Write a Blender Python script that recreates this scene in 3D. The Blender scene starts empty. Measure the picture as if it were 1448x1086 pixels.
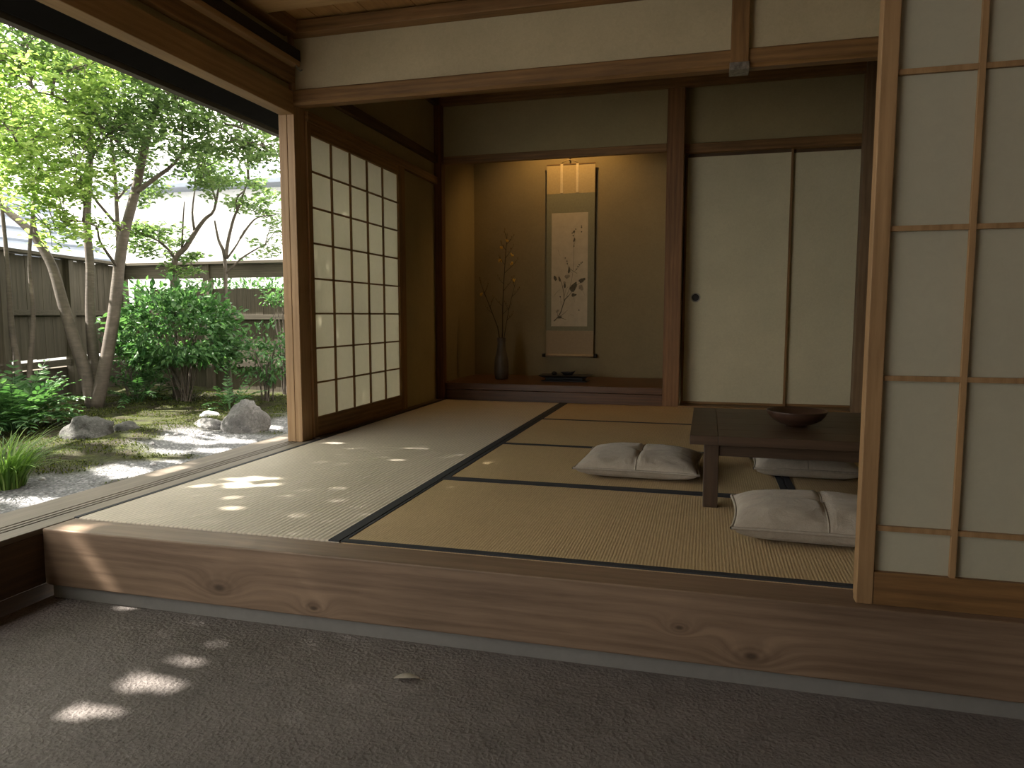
import bpy, math, random
import numpy as np
from mathutils import Vector, noise

random.seed(7)
rng = np.random.default_rng(7)
scene = bpy.context.scene
COL = scene.collection
PI = math.pi

SUNDIR = (0.66, 0.12, -0.74)
SUN, SKY, EXPO = 14.0, 2.0, 1.25

# ------------------------------------------------------------------ mesh helpers
class MB:
    """Collects shapes, then links them as ONE mesh object."""
    def __init__(self):
        self.v = []; self.f = []; self.sm = []

    def add(self, vs, fs, smooth=False):
        b = len(self.v)
        self.v.extend(vs)
        for f in fs:
            self.f.append(tuple(i + b for i in f)); self.sm.append(smooth)
        return self

    def box(self, x0, x1, y0, y1, z0, z1):
        vs = [(x0, y0, z0), (x1, y0, z0), (x1, y1, z0), (x0, y1, z0), (x0, y0, z1), (x1, y0, z1), (x1, y1, z1), (x0, y1, z1)]
        fs = [(0, 3, 2, 1), (4, 5, 6, 7), (0, 1, 5, 4), (1, 2, 6, 5), (2, 3, 7, 6), (3, 0, 4, 7)]
        return self.add(vs, fs)

    def obox(self, p, q, w, z0, z1, off=0.0):
        """upright box along the ground line p-q, thickness w, shifted sideways by off"""
        p = np.array(p[:2], float); q = np.array(q[:2], float)
        d = (q - p) / np.linalg.norm(q - p); n = np.array([-d[1], d[0]])
        c = [p + n * (off - w / 2), q + n * (off - w / 2), q + n * (off + w / 2), p + n * (off + w / 2)]
        vs = [(a[0], a[1], z0) for a in c] + [(a[0], a[1], z1) for a in c]
        fs = [(0, 3, 2, 1), (4, 5, 6, 7), (0, 1, 5, 4), (1, 2, 6, 5), (2, 3, 7, 6), (3, 0, 4, 7)]
        return self.add(vs, fs)

    def tube(self, pts, rad, n=8, cap=True):
        pts = [Vector(p) for p in pts]
        if not hasattr(rad, '__len__'):
            rad = [rad] * len(pts)
        vs = []; fs = []
        ref = None
        for i, p in enumerate(pts):
            t = (pts[min(i + 1, len(pts) - 1)] - pts[max(i - 1, 0)]).normalized()
            if ref is None:
                ref = Vector((1, 0, 0)) if abs(t.x) < 0.8 else Vector((0, 1, 0))
            a = (ref - t * ref.dot(t)).normalized(); ref = a
            b = t.cross(a)
            for k in range(n):
                an = 2 * PI * k / n
                vs.append(tuple(p + (a * math.cos(an) + b * math.sin(an)) * rad[i]))
        for i in range(len(pts) - 1):
            for k in range(n):
                k2 = (k + 1) % n
                fs.append((i * n + k, i * n + k2, (i + 1) * n + k2, (i + 1) * n + k))
        if cap:
            fs.append(tuple(reversed(range(n)))); fs.append(tuple(range((len(pts) - 1) * n, len(pts) * n)))
        return self.add(vs, fs, True)

    def lathe(self, prof, c=(0, 0, 0), n=32):
        """prof: list of (radius, z); closed at both ends where radius is zero"""
        vs = []; fs = []
        for r, z in prof:
            for k in range(n):
                a = 2 * PI * k / n
                vs.append((c[0] + r * math.cos(a), c[1] + r * math.sin(a), c[2] + z))
        for i in range(len(prof) - 1):
            for k in range(n):
                k2 = (k + 1) % n
                fs.append((i * n + k, i * n + k2, (i + 1) * n + k2, (i + 1) * n + k))
        fs.append(tuple(reversed(range(n)))); fs.append(tuple(range((len(prof) - 1) * n, len(prof) * n)))
        return self.add(vs, fs, True)

    def sweep_x(self, prof, x0, x1):
        """profile in (y, z), extruded along x"""
        n = len(prof)
        vs = [(x0, y, z) for y, z in prof] + [(x1, y, z) for y, z in prof]
        fs = [(k, (k + 1) % n, n + (k + 1) % n, n + k) for k in range(n)]
        fs += [tuple(reversed(range(n))), tuple(range(n, 2 * n))]
        return self.add(vs, fs)

    def sweep_y(self, prof, y0, y1):
        n = len(prof)
        vs = [(x, y0, z) for x, z in prof] + [(x, y1, z) for x, z in prof]
        fs = [(k, (k + 1) % n, n + (k + 1) % n, n + k) for k in range(n)]
        fs += [tuple(reversed(range(n))), tuple(range(n, 2 * n))]
        return self.add(vs, fs)

    def build(self, name, m, parent=None, bevel=0.0, seg=2):
        me = bpy.data.meshes.new(name)
        me.from_pydata(self.v, [], self.f)
        me.polygons.foreach_set('use_smooth', self.sm)
        me.materials.append(m)
        me.update()
        import bmesh
        bm = bmesh.new(); bm.from_mesh(me)
        bmesh.ops.recalc_face_normals(bm, faces=bm.faces)
        bm.to_mesh(me); bm.free()
        o = bpy.data.objects.new(name, me)
        COL.objects.link(o)
        if parent is not None:
            o.parent = parent
        if bevel:
            md = o.modifiers.new('bevel', 'BEVEL'); md.width = bevel; md.segments = seg
            md.limit_method = 'ANGLE'; md.angle_limit = math.radians(50)
        return o


def box(x0, x1, y0, y1, z0, z1):
    return MB().box(x0, x1, y0, y1, z0, z1)


def np_mesh(name, V, F, m, parent=None, smooth=False):
    """V n x 3, F m x k arrays"""
    me = bpy.data.meshes.new(name)
    n, k = F.shape
    me.vertices.add(len(V)); me.vertices.foreach_set('co', V.astype(np.float32).ravel())
    me.loops.add(n * k); me.loops.foreach_set('vertex_index', F.astype(np.int32).ravel())
    me.polygons.add(n); me.polygons.foreach_set('loop_start', np.arange(0, n * k, k, dtype=np.int32))
    me.polygons.foreach_set('loop_total', np.full(n, k, dtype=np.int32))
    me.polygons.foreach_set('use_smooth', np.full(n, smooth))
    me.update(calc_edges=True); me.validate()
    me.materials.append(m)
    o = bpy.data.objects.new(name, me); COL.objects.link(o)
    if parent is not None:
        o.parent = parent
    return o


def tag(o, label=None, cat=None, group=None, kind=None):
    if label: o['label'] = label
    if cat: o['category'] = cat
    if group: o['group'] = group
    if kind: o['kind'] = kind
    return o


def struct(o, label=None):
    o['kind'] = 'structure'
    if label: o['label'] = label
    return o


def empty(name, loc, label=None, cat=None, group=None, rz=0.0):
    o = bpy.data.objects.new(name, None); COL.objects.link(o)
    o.location = loc; o.rotation_euler = (0, 0, rz); o.empty_display_size = 0.05
    return tag(o, label, cat, group)

# ------------------------------------------------------------------ materials
def new_mat(name):
    m = bpy.data.materials.new(name); m.use_nodes = True
    nt = m.node_tree
    b = nt.nodes['Principled BSDF']
    return m, nt, b


def N(nt, typ, **kw):
    n = nt.nodes.new(typ)
    for k, v in kw.items():
        if k in n.inputs.keys():
            n.inputs[k].default_value = v
        else:
            setattr(n, k, v)
    return n


def ramp(nt, fac, stops):
    r = nt.nodes.new('ShaderNodeValToRGB')
    e = r.color_ramp.elements
    while len(e) < len(stops):
        e.new(0.5)
    for i, (p, c) in enumerate(stops):
        e[i].position = p
        e[i].color = (c, c, c, 1) if not hasattr(c, '__len__') else (*c[:3], 1)
    nt.links.new(fac, r.inputs['Fac'])
    return r.outputs['Color']


def mix(nt, fac, a, b, mode='MIX'):
    n = nt.nodes.new('ShaderNodeMix'); n.data_type = 'RGBA'; n.blend_type = mode
    for s, v in ((n.inputs[0], fac), (n.inputs[6], a), (n.inputs[7], b)):
        if hasattr(v, 'is_linked'):
            nt.links.new(v, s)
        elif hasattr(v, '__len__'):
            s.default_value = (*v[:3], 1)
        else:
            s.default_value = v
    return n.outputs[2]


def math_n(nt, op, a, b=None, c=None):
    n = nt.nodes.new('ShaderNodeMath'); n.operation = op
    for i, v in enumerate((a, b, c)):
        if v is None: continue
        if hasattr(v, 'is_linked'): nt.links.new(v, n.inputs[i])
        else: n.inputs[i].default_value = v
    return n.outputs[0]


def coords(nt, scale=(1, 1, 1), loc=(0, 0, 0)):
    t = nt.nodes.new('ShaderNodeTexCoord')
    mp = nt.nodes.new('ShaderNodeMapping')
    mp.inputs['Scale'].default_value = scale; mp.inputs['Location'].default_value = loc
    nt.links.new(t.outputs['Object'], mp.inputs['Vector'])
    return mp.outputs['Vector']


def noise_n(nt, vec, scale, detail=4, rough=0.55, dist=0.0):
    n = N(nt, 'ShaderNodeTexNoise', Scale=scale, Detail=detail, Roughness=rough, Distortion=dist)
    nt.links.new(vec, n.inputs['Vector'])
    return n.outputs['Fac']


def bump(nt, b, h, strength=0.2, dist=0.01):
    n = N(nt, 'ShaderNodeBump', Strength=strength, Distance=dist)
    nt.links.new(h, n.inputs['Height']); nt.links.new(n.outputs['Normal'], b.inputs['Normal'])


_cache = {}

def wood(name, light, dark, axis='x', rough=0.55, fine=1.0, knots=(), wear=None, spec=0.35):
    key = (name, axis)
    if key in _cache: return _cache[key]
    m, nt, b = new_mat(name + '_' + axis)
    al = 0.55; ac = 9.0
    s = {'x': (al, ac, ac), 'y': (ac, al, ac), 'z': (ac, ac, al)}[axis]
    v = coords(nt, s)
    if knots:
        # knots: the grain lines swell round a few points on the face (x, z, radius)
        t = nt.nodes.new('ShaderNodeTexCoord')
        sx = nt.nodes.new('ShaderNodeSeparateXYZ'); nt.links.new(t.outputs['Object'], sx.inputs[0])
        shift = None; core = None; rings = None; rmask = None
        for kx, kz, kr in knots:
            dx = math_n(nt, 'MULTIPLY', math_n(nt, 'SUBTRACT', sx.outputs['X'], kx), 0.55)
            dz = math_n(nt, 'SUBTRACT', sx.outputs['Z'], kz)
            d2 = math_n(nt, 'ADD', math_n(nt, 'MULTIPLY', dx, dx), math_n(nt, 'MULTIPLY', dz, dz))
            g = math_n(nt, 'EXPONENT', math_n(nt, 'MULTIPLY', d2, -1.0 / (kr * kr)))
            cg = math_n(nt, 'EXPONENT', math_n(nt, 'MULTIPLY', d2, -1.0 / (kr * kr * 0.05)))
            rr = math_n(nt, 'DIVIDE', math_n(nt, 'SQRT', d2), kr)
            ri = math_n(nt, 'ADD', math_n(nt, 'MULTIPLY', math_n(nt, 'SINE', math_n(nt, 'MULTIPLY', rr, 17.0)), 0.5), 0.5)
            rm = math_n(nt, 'EXPONENT', math_n(nt, 'MULTIPLY', d2, -2.6 / (kr * kr)))
            rings = math_n(nt, 'MULTIPLY', ri, rm) if rings is None else math_n(nt, 'ADD', rings, math_n(nt, 'MULTIPLY', ri, rm))
            rmask = rm if rmask is None else math_n(nt, 'ADD', rmask, rm)
            shift = g if shift is None else math_n(nt, 'ADD', shift, g)
            core = cg if core is None else math_n(nt, 'ADD', core, cg)
        cmb = nt.nodes.new('ShaderNodeCombineXYZ')
        nt.links.new(math_n(nt, 'MULTIPLY', shift, 0.55), cmb.inputs['Z'])
        va = nt.nodes.new('ShaderNodeVectorMath'); va.operation = 'ADD'
        nt.links.new(v, va.inputs[0]); nt.links.new(cmb.outputs[0], va.inputs[1])
        v = va.outputs[0]
    n1 = noise_n(nt, v, 1.6, 6, 0.6, 0.7)
    n2 = noise_n(nt, v, 9.0 * fine, 4, 0.65, 0.2)
    w = N(nt, 'ShaderNodeTexWave', Scale=1.1, Distortion=7.0, Detail=3.0)
    w.inputs['Detail Scale'].default_value = 0.8
    w.bands_direction = {'x': 'Z', 'y': 'Z', 'z': 'X'}[axis]
    nt.links.new(v, w.inputs['Vector'])
    g = math_n(nt, 'ADD', math_n(nt, 'MULTIPLY', n1, 0.46), math_n(nt, 'ADD', math_n(nt, 'MULTIPLY', n2, 0.44), math_n(nt, 'MULTIPLY', w.outputs['Fac'], 0.10)))
    c = ramp(nt, g, [(0.30, dark), (0.52, [0.5 * (a + d) for a, d in zip(light, dark)]), (0.74, light)])
    if knots:
        c = mix(nt, math_n(nt, 'MINIMUM', math_n(nt, 'MULTIPLY', rings, 0.6), 1.0), c, [d * 0.75 for d in dark])
        c = mix(nt, math_n(nt, 'MINIMUM', core, 0.85), c, [d * 0.45 for d in dark])
    big = noise_n(nt, coords(nt, (1, 1, 1), (3, 1, 2)), 1.3, 3)
    c = mix(nt, 1.0, c, ramp(nt, big, [(0.3, 0.78), (0.7, 1.12)]), 'MULTIPLY')
    nt.links.new(c, b.inputs['Base Color'])
    b.inputs['Roughness'].default_value = rough
    b.inputs['Specular IOR Level'].default_value = spec
    bump(nt, b, n2, 0.12, 0.004)
    _cache[key] = m
    return m


def plaster(name, col, sc=1.0, strength=0.25):
    m, nt, b = new_mat(name)
    v = coords(nt)
    n1 = noise_n(nt, v, 2.2, 5, 0.6)
    n2 = noise_n(nt, v, 150 * sc, 5, 0.7, 0.8)
    n3 = noise_n(nt, v, 38 * sc, 3, 0.6, 1.5)
    f = math_n(nt, 'ADD', math_n(nt, 'MULTIPLY', n1, 0.6), math_n(nt, 'MULTIPLY', n3, 0.4))
    c = ramp(nt, f, [(0.3, [x * 0.86 for x in col]), (0.7, [x * 1.1 for x in col])])
    nt.links.new(c, b.inputs['Base Color'])
    b.inputs['Roughness'].default_value = 0.95; b.inputs['Specular IOR Level'].default_value = 0.15
    bump(nt, b, math_n(nt, 'ADD', n2, math_n(nt, 'MULTIPLY', n3, 0.8)), strength, 0.004)
    return m


def plain(name, col, rough=0.6, var=0.12, sc=12.0, spec=0.3, metal=0.0):
    m, nt, b = new_mat(name)
    n = noise_n(nt, coords(nt), sc, 4)
    c = ramp(nt, n, [(0.3, [x * (1 - var) for x in col]), (0.7, [min(1, x * (1 + var)) for x in col])])
    nt.links.new(c, b.inputs['Base Color'])
    b.inputs['Roughness'].default_value = rough; b.inputs['Specular IOR Level'].default_value = spec
    b.inputs['Metallic'].default_value = metal
    return m


def paper(name, col, trans=0.5):
    m, nt, b = new_mat(name)
    v = coords(nt)
    n = noise_n(nt, v, 30, 5, 0.7, 1.0)
    n0 = noise_n(nt, v, 3, 3)
    c = ramp(nt, math_n(nt, 'ADD', math_n(nt, 'MULTIPLY', n, 0.5), math_n(nt, 'MULTIPLY', n0, 0.5)), [(0.3, [x * 0.92 for x in col]), (0.7, [min(1, x * 1.05) for x in col])])
    out = nt.nodes['Material Output']
    d = N(nt, 'ShaderNodeBsdfDiffuse'); t = N(nt, 'ShaderNodeBsdfTranslucent')
    nt.links.new(c, d.inputs['Color']); nt.links.new(c, t.inputs['Color'])
    mx = N(nt, 'ShaderNodeMixShader'); mx.inputs[0].default_value = trans
    nt.links.new(d.outputs[0], mx.inputs[1]); nt.links.new(t.outputs[0], mx.inputs[2])
    nt.links.new(mx.outputs[0], out.inputs['Surface'])
    return m


def leafmat(name, cols, trans=0.45, rough=0.45):
    m, nt, b = new_mat(name)
    geo = nt.nodes.new('ShaderNodeNewGeometry')
    c = ramp(nt, geo.outputs['Random Per Island'], [(i / (len(cols) - 1), k) for i, k in enumerate(cols)])
    nt.links.new(c, b.inputs['Base Color']); b.inputs['Roughness'].default_value = rough
    b.inputs['Specular IOR Level'].default_value = 0.35
    t = N(nt, 'ShaderNodeBsdfTranslucent')
    c2 = mix(nt, 1.0, c, (1.2, 1.3, 0.8), 'MULTIPLY')
    nt.links.new(c2, t.inputs['Color'])
    mx = N(nt, 'ShaderNodeMixShader'); mx.inputs[0].default_value = trans
    nt.links.new(b.outputs[0], mx.inputs[1]); nt.links.new(t.outputs[0], mx.inputs[2])
    nt.links.new(mx.outputs[0], nt.nodes['Material Output'].inputs['Surface'])
    return m


def straw(name, col, per, along='x', across=0.35, deep=0.80):
    """woven rush: ribs at the given period along one axis, broken rows across"""
    m, nt, b = new_mat(name)
    t = nt.nodes.new('ShaderNodeTexCoord')
    sx = nt.nodes.new('ShaderNodeSeparateXYZ'); nt.links.new(t.outputs['Object'], sx.inputs[0])
    a, o = ('X', 'Y') if along == 'x' else ('Y', 'X')
    wob = noise_n(nt, t.outputs['Object'], 6, 3)
    u = math_n(nt, 'ADD', math_n(nt, 'MULTIPLY', sx.outputs[a], 2 * PI / per), math_n(nt, 'MULTIPLY', wob, 3.0))
    rib = math_n(nt, 'ADD', math_n(nt, 'MULTIPLY', math_n(nt, 'SINE', u), 0.5), 0.5)
    w = math_n(nt, 'ADD', math_n(nt, 'MULTIPLY', sx.outputs[o], 2 * PI / 0.0055), math_n(nt, 'MULTIPLY', wob, 4.0))
    row = math_n(nt, 'ADD', math_n(nt, 'MULTIPLY', math_n(nt, 'SINE', w), 0.5), 0.5)
    f1 = noise_n(nt, coords(nt, (260, 22, 1) if along == 'x' else (22, 260, 1)), 1.0, 4, 0.7)
    f2 = noise_n(nt, t.outputs['Object'], 1.6, 4)
    f3 = noise_n(nt, t.outputs['Object'], 90, 3, 0.7)
    g = math_n(nt, 'ADD', math_n(nt, 'MULTIPLY', f1, 0.45), math_n(nt, 'ADD', math_n(nt, 'MULTIPLY', f2, 0.3), math_n(nt, 'MULTIPLY', f3, 0.25)))
    c = ramp(nt, g, [(0.3, [x * 0.72 for x in col]), (0.7, [x * 1.2 for x in col])])
    c = mix(nt, 1.0, c, ramp(nt, rib, [(0.0, deep), (0.5, 1.03)]), 'MULTIPLY')
    nt.links.new(c, b.inputs['Base Color'])
    b.inputs['Roughness'].default_value = 0.6; b.inputs['Specular IOR Level'].default_value = 0.3
    h = math_n(nt, 'ADD', rib, math_n(nt, 'MULTIPLY', row, across))
    bump(nt, b, math_n(nt, 'ADD', math_n(nt, 'MULTIPLY', h, 0.3 + 3.5 * (0.9 - deep)), math_n(nt, 'MULTIPLY', f1, 0.9)), 0.5, 0.003)
    return m


BROWN = dict(light=(0.33, 0.18, 0.068), dark=(0.105, 0.054, 0.020))
def W(axis): return wood('cedar', axis=axis, **BROWN)
def WD(axis): return wood('old_dark_cedar', (0.13, 0.076, 0.036), (0.045, 0.026, 0.013), axis)
def WL(axis): return wood('pale_cedar', (0.42, 0.26, 0.13), (0.20, 0.115, 0.05), axis)
def WG(axis): return wood('grey_boards', (0.235, 0.195, 0.155), (0.10, 0.08, 0.062), axis, rough=0.6)
def WF(axis): return wood('weathered_fence', (0.125, 0.107, 0.078), (0.05, 0.042, 0.03), axis, rough=0.8)
def WT(axis): return wood('dark_table', (0.085, 0.052, 0.032), (0.03, 0.018, 0.011), axis, rough=0.42, spec=0.4)

M = {}
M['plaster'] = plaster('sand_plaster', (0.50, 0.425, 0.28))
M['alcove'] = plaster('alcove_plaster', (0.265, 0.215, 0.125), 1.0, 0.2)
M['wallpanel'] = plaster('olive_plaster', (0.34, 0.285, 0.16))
M['doma'] = None
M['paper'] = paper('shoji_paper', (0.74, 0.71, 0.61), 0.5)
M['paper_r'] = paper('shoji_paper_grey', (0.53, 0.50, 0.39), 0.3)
M['fusuma'] = plaster('fusuma_paper', (0.56, 0.515, 0.365), 1.2, 0.08)
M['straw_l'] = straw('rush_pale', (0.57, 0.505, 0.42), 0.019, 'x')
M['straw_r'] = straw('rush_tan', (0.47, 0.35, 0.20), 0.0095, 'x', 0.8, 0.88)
M['border'] = plain('navy_border', (0.028, 0.03, 0.036), 0.8, 0.2, 200)
M['cushion'] = None
M['black'] = plain('black_lacquer', (0.012, 0.011, 0.011), 0.35, 0.2)
M['iron'] = plain('dark_iron', (0.03, 0.03, 0.032), 0.45, 0.3, 30, 0.5, 0.6)
M['steel'] = plain('dull_steel', (0.25, 0.24, 0.22), 0.4, 0.4, 60, 0.5, 0.8)
M['concrete'] = plaster('footing_concrete', (0.19, 0.185, 0.175), 0.5, 0.15)
M['ring'] = plain('pale_ring', (0.30, 0.28, 0.24), 0.4)
M['bark'] = None
M['white_wall'] = plaster('white_render', (0.82, 0.82, 0.83), 0.3, 0.1)
M['grey_roof'] = plain('grey_roof', (0.17, 0.20, 0.25), 0.5, 0.1, 3)

# earthen floor
m, nt, b = new_mat('earthen_floor')
v = coords(nt)
n1 = noise_n(nt, v, 1.4, 5, 0.6); n2 = noise_n(nt, v, 120, 5, 0.75); n3 = noise_n(nt, v, 17, 5, 0.65)
vo = N(nt, 'ShaderNodeTexVoronoi', Scale=95.0); nt.links.new(v, vo.inputs['Vector'])
f = math_n(nt, 'ADD', math_n(nt, 'MULTIPLY', n1, 0.45), math_n(nt, 'ADD', math_n(nt, 'MULTIPLY', n2, 0.35), math_n(nt, 'MULTIPLY', n3, 0.2)))
c = ramp(nt, f, [(0.36, (0.105, 0.092, 0.086)), (0.52, (0.188, 0.166, 0.157)), (0.66, (0.29, 0.264, 0.252))])
sp = ramp(nt, noise_n(nt, v, 130, 2, 0.5), [(0.66, 0.0), (0.74, 1.0)])
c = mix(nt, math_n(nt, 'MULTIPLY', sp, 0.45), c, (0.33, 0.31, 0.28))
nt.links.new(c, b.inputs['Base Color']); b.inputs['Roughness'].default_value = 0.75; b.inputs['Specular IOR Level'].default_value = 0.3
bump(nt, b, math_n(nt, 'ADD', math_n(nt, 'ADD', n2, math_n(nt, 'MULTIPLY', vo.outputs['Distance'], 0.6)), math_n(nt, 'MULTIPLY', n3, 1.6)), 0.8, 0.016)
M['doma'] = m

# linen
m, nt, b = new_mat('grey_linen')
v = coords(nt)
n1 = noise_n(nt, v, 9, 5, 0.6, 1.5); n2 = noise_n(nt, v, 240, 3, 0.7)
c = ramp(nt, math_n(nt, 'ADD', math_n(nt, 'MULTIPLY', n1, 0.6), math_n(nt, 'MULTIPLY', n2, 0.4)), [(0.35, (0.27, 0.235, 0.195)), (0.65, (0.38, 0.335, 0.28))])
nt.links.new(c, b.inputs['Base Color']); b.inputs['Roughness'].default_value = 0.9; b.inputs['Specular IOR Level'].default_value = 0.1
b.inputs['Sheen Weight'].default_value = 0.15
bump(nt, b, math_n(nt, 'ADD', math_n(nt, 'MULTIPLY', n1, 1.0), math_n(nt, 'MULTIPLY', n2, 0.25)), 0.5, 0.012)
M['cushion'] = m
M['piping'] = plain('linen_piping', (0.30, 0.265, 0.225), 0.9, 0.1, 90, 0.1)

# bark
m, nt, b = new_mat('smooth_bark')
v = coords(nt, (1, 1, 0.5))
n1 = noise_n(nt, v, 9, 5, 0.6); n2 = noise_n(nt, coords(nt, (8, 8, 45)), 1.0, 4, 0.7)
c = ramp(nt, math_n(nt, 'ADD', math_n(nt, 'MULTIPLY', n1, 0.6), math_n(nt, 'MULTIPLY', n2, 0.4)), [(0.3, (0.035, 0.028, 0.023)), (0.55, (0.095, 0.077, 0.062)), (0.75, (0.19, 0.16, 0.13))])
nt.links.new(c, b.inputs['Base Color']); b.inputs['Roughness'].default_value = 0.8
bump(nt, b, n2, 0.4, 0.01)
M['bark'] = m

# rock
m, nt, b = new_mat('garden_rock')
v = coords(nt)
n1 = noise_n(nt, v, 5, 6, 0.65); n2 = noise_n(nt, v, 45, 5, 0.7)
c = ramp(nt, math_n(nt, 'ADD', math_n(nt, 'MULTIPLY', n1, 0.5), math_n(nt, 'MULTIPLY', n2, 0.5)), [(0.35, (0.06, 0.058, 0.055)), (0.55, (0.17, 0.165, 0.165)), (0.72, (0.34, 0.33, 0.335))])
nt.links.new(c, b.inputs['Base Color']); b.inputs['Roughness'].default_value = 0.85
bump(nt, b, n2, 0.7, 0.03)
M['rock'] = m
m2 = m.copy(); m2.name = 'mossy_dark_rock'  # garden rock again with a darker colour ramp
for n_ in m2.node_tree.nodes:
    if n_.type == 'VALTORGB':
        for e_, c_ in zip(n_.color_ramp.elements, ((0.022, 0.023, 0.02), (0.065, 0.064, 0.06), (0.20, 0.195, 0.19))): e_.color = (*c_, 1)
M['rock_dark'] = m2
M['pale_rock'] = plain('pale_pebble', (0.42, 0.41, 0.43), 0.8, 0.3, 30)

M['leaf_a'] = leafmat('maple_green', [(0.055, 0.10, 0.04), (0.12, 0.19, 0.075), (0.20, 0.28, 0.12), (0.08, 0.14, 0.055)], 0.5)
M['leaf_y'] = leafmat('maple_sunlit_tint', [(0.11, 0.19, 0.05), (0.23, 0.34, 0.10), (0.38, 0.47, 0.18), (0.15, 0.24, 0.07)], 0.55)  # brighter, yellower maple leaf; the sunlit look is put into the colour
M['leaf_s'] = leafmat('shrub_green', [(0.03, 0.085, 0.03), (0.06, 0.15, 0.05), (0.12, 0.23, 0.09), (0.045, 0.115, 0.04)], 0.35, 0.35)
M['leaf_f'] = leafmat('fern_green', [(0.025, 0.07, 0.024), (0.05, 0.125, 0.04), (0.10, 0.20, 0.07)], 0.35)
M['leaf_g'] = leafmat('grass_green', [(0.05, 0.11, 0.02), (0.12, 0.22, 0.05), (0.22, 0.32, 0.09)], 0.4)
M['moss'] = leafmat('moss_green', [(0.018, 0.026, 0.006), (0.045, 0.06, 0.010), (0.10, 0.115, 0.018)], 0.3, 0.8)

# ------------------------------------------------------------------ camera
cam = bpy.data.cameras.new('camera'); cam.sensor_width = 36.0; cam.lens = 36.0 * 1016.0 / 1448.0
cam.clip_start = 0.05; cam.clip_end = 200
co = bpy.data.objects.new('camera', cam); COL.objects.link(co)
co.location = (0, 0, 0.95); co.rotation_euler = (math.radians(90 - 5.4536), 0, math.radians(15.132))
scene.camera = co

# ================================================================== THE BUILDING
T = 0.24            # floor level of the raised room
# --- entry floor, footing, step
struct(box(-2.13, 2.8, -2.2, 1.90, -0.12, 0.0).build('floor', M['doma']), 'dark earthen floor of the entry')
struct(box(-2.12, 2.8, 1.872, 2.05, -0.05, 0.046).build('trim_1', M['concrete'], bevel=0.006), 'grey concrete footing under the timber step')
stepm = wood('step_timber', (0.27, 0.185, 0.125), (0.115, 0.074, 0.048), 'x', knots=((-1.447, 0.105, 0.05), (-1.118, 0.075, 0.03), (0.13, 0.085, 0.045), (-0.05, 0.14, 0.025)))
struct(box(-2.13, 2.8, 1.855, 1.980, 0.047, T).build('trim_2', stepm, bevel=0.004), 'broad timber step beam with knots along the entry')
struct(box(-2.16, 1.2, 1.980, 5.75, 0.06, 0.185).build('floor_room', WD('y')), 'raised board floor under the straw mats')
# left side of the entry under the veranda sill
struct(box(-2.17, -2.13, -2.2, 1.86, 0.05, 0.222).build('trim_3', WD('y'), bevel=0.003), 'dark board below the veranda sill')
struct(box(-2.20, -2.145, -2.2, 1.90, -0.05, 0.052).build('trim_4', WD('y')), 'dark footing below the veranda sill')

# --- veranda sill with sliding-door grooves
mb = MB()
mb.box(-2.445, -2.340, -2.2, 5.3, 0.205, 0.236)
gx = [-2.331]
prof = [(-2.331, 0.205), (-2.331, T)]
for g in (-2.268, -2.242, -2.216):
    prof += [(g - 0.0035, T), (g - 0.0035, T - 0.010), (g + 0.0035, T - 0.010), (g + 0.0035, T)]
prof += [(-2.136, T), (-2.136, 0.205)]
mb.sweep_y(prof, -2.2, 5.3)
struct(mb.build('floor_veranda', WG('y'), bevel=0.002), 'grey weathered veranda sill with sliding-door grooves')
struct(box(-2.44, -2.40, -2.2, 5.3, -0.1, 0.204).build('trim_5', WD('y')), 'dark skirt board under the veranda edge')

# --- straw mats
def tatami(x0, x1, y0, y1, m, borders, label, group=None):
    zt = 0.2435
    o = box(x0, x1, y0, y1, 0.186, zt).build('tatami_mat', m, bevel=0.004)
    tag(o, label, 'straw mat', group)
    for (a, b_, c, d) in borders:
        box(a, b_, c, d, zt - 0.004, zt + 0.0018).build('border', M['border'], o, bevel=0.001)
    return o

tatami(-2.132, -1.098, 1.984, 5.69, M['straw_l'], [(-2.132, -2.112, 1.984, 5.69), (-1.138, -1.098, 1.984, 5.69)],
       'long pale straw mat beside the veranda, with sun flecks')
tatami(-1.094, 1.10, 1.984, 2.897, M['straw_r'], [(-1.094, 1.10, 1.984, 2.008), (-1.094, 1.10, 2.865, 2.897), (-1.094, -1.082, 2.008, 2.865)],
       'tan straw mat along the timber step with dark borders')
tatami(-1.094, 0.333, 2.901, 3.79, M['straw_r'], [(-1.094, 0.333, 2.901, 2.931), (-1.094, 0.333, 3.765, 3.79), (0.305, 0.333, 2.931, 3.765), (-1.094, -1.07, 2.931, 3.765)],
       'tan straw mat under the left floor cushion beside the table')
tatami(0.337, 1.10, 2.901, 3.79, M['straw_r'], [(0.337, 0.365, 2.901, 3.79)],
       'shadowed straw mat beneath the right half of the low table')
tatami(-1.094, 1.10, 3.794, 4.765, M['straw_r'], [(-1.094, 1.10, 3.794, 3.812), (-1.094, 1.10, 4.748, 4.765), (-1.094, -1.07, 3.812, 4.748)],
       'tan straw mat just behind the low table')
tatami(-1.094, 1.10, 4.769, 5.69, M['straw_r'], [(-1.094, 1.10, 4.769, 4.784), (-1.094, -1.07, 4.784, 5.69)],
       'dim straw mat at the back before the alcove step')

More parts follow.
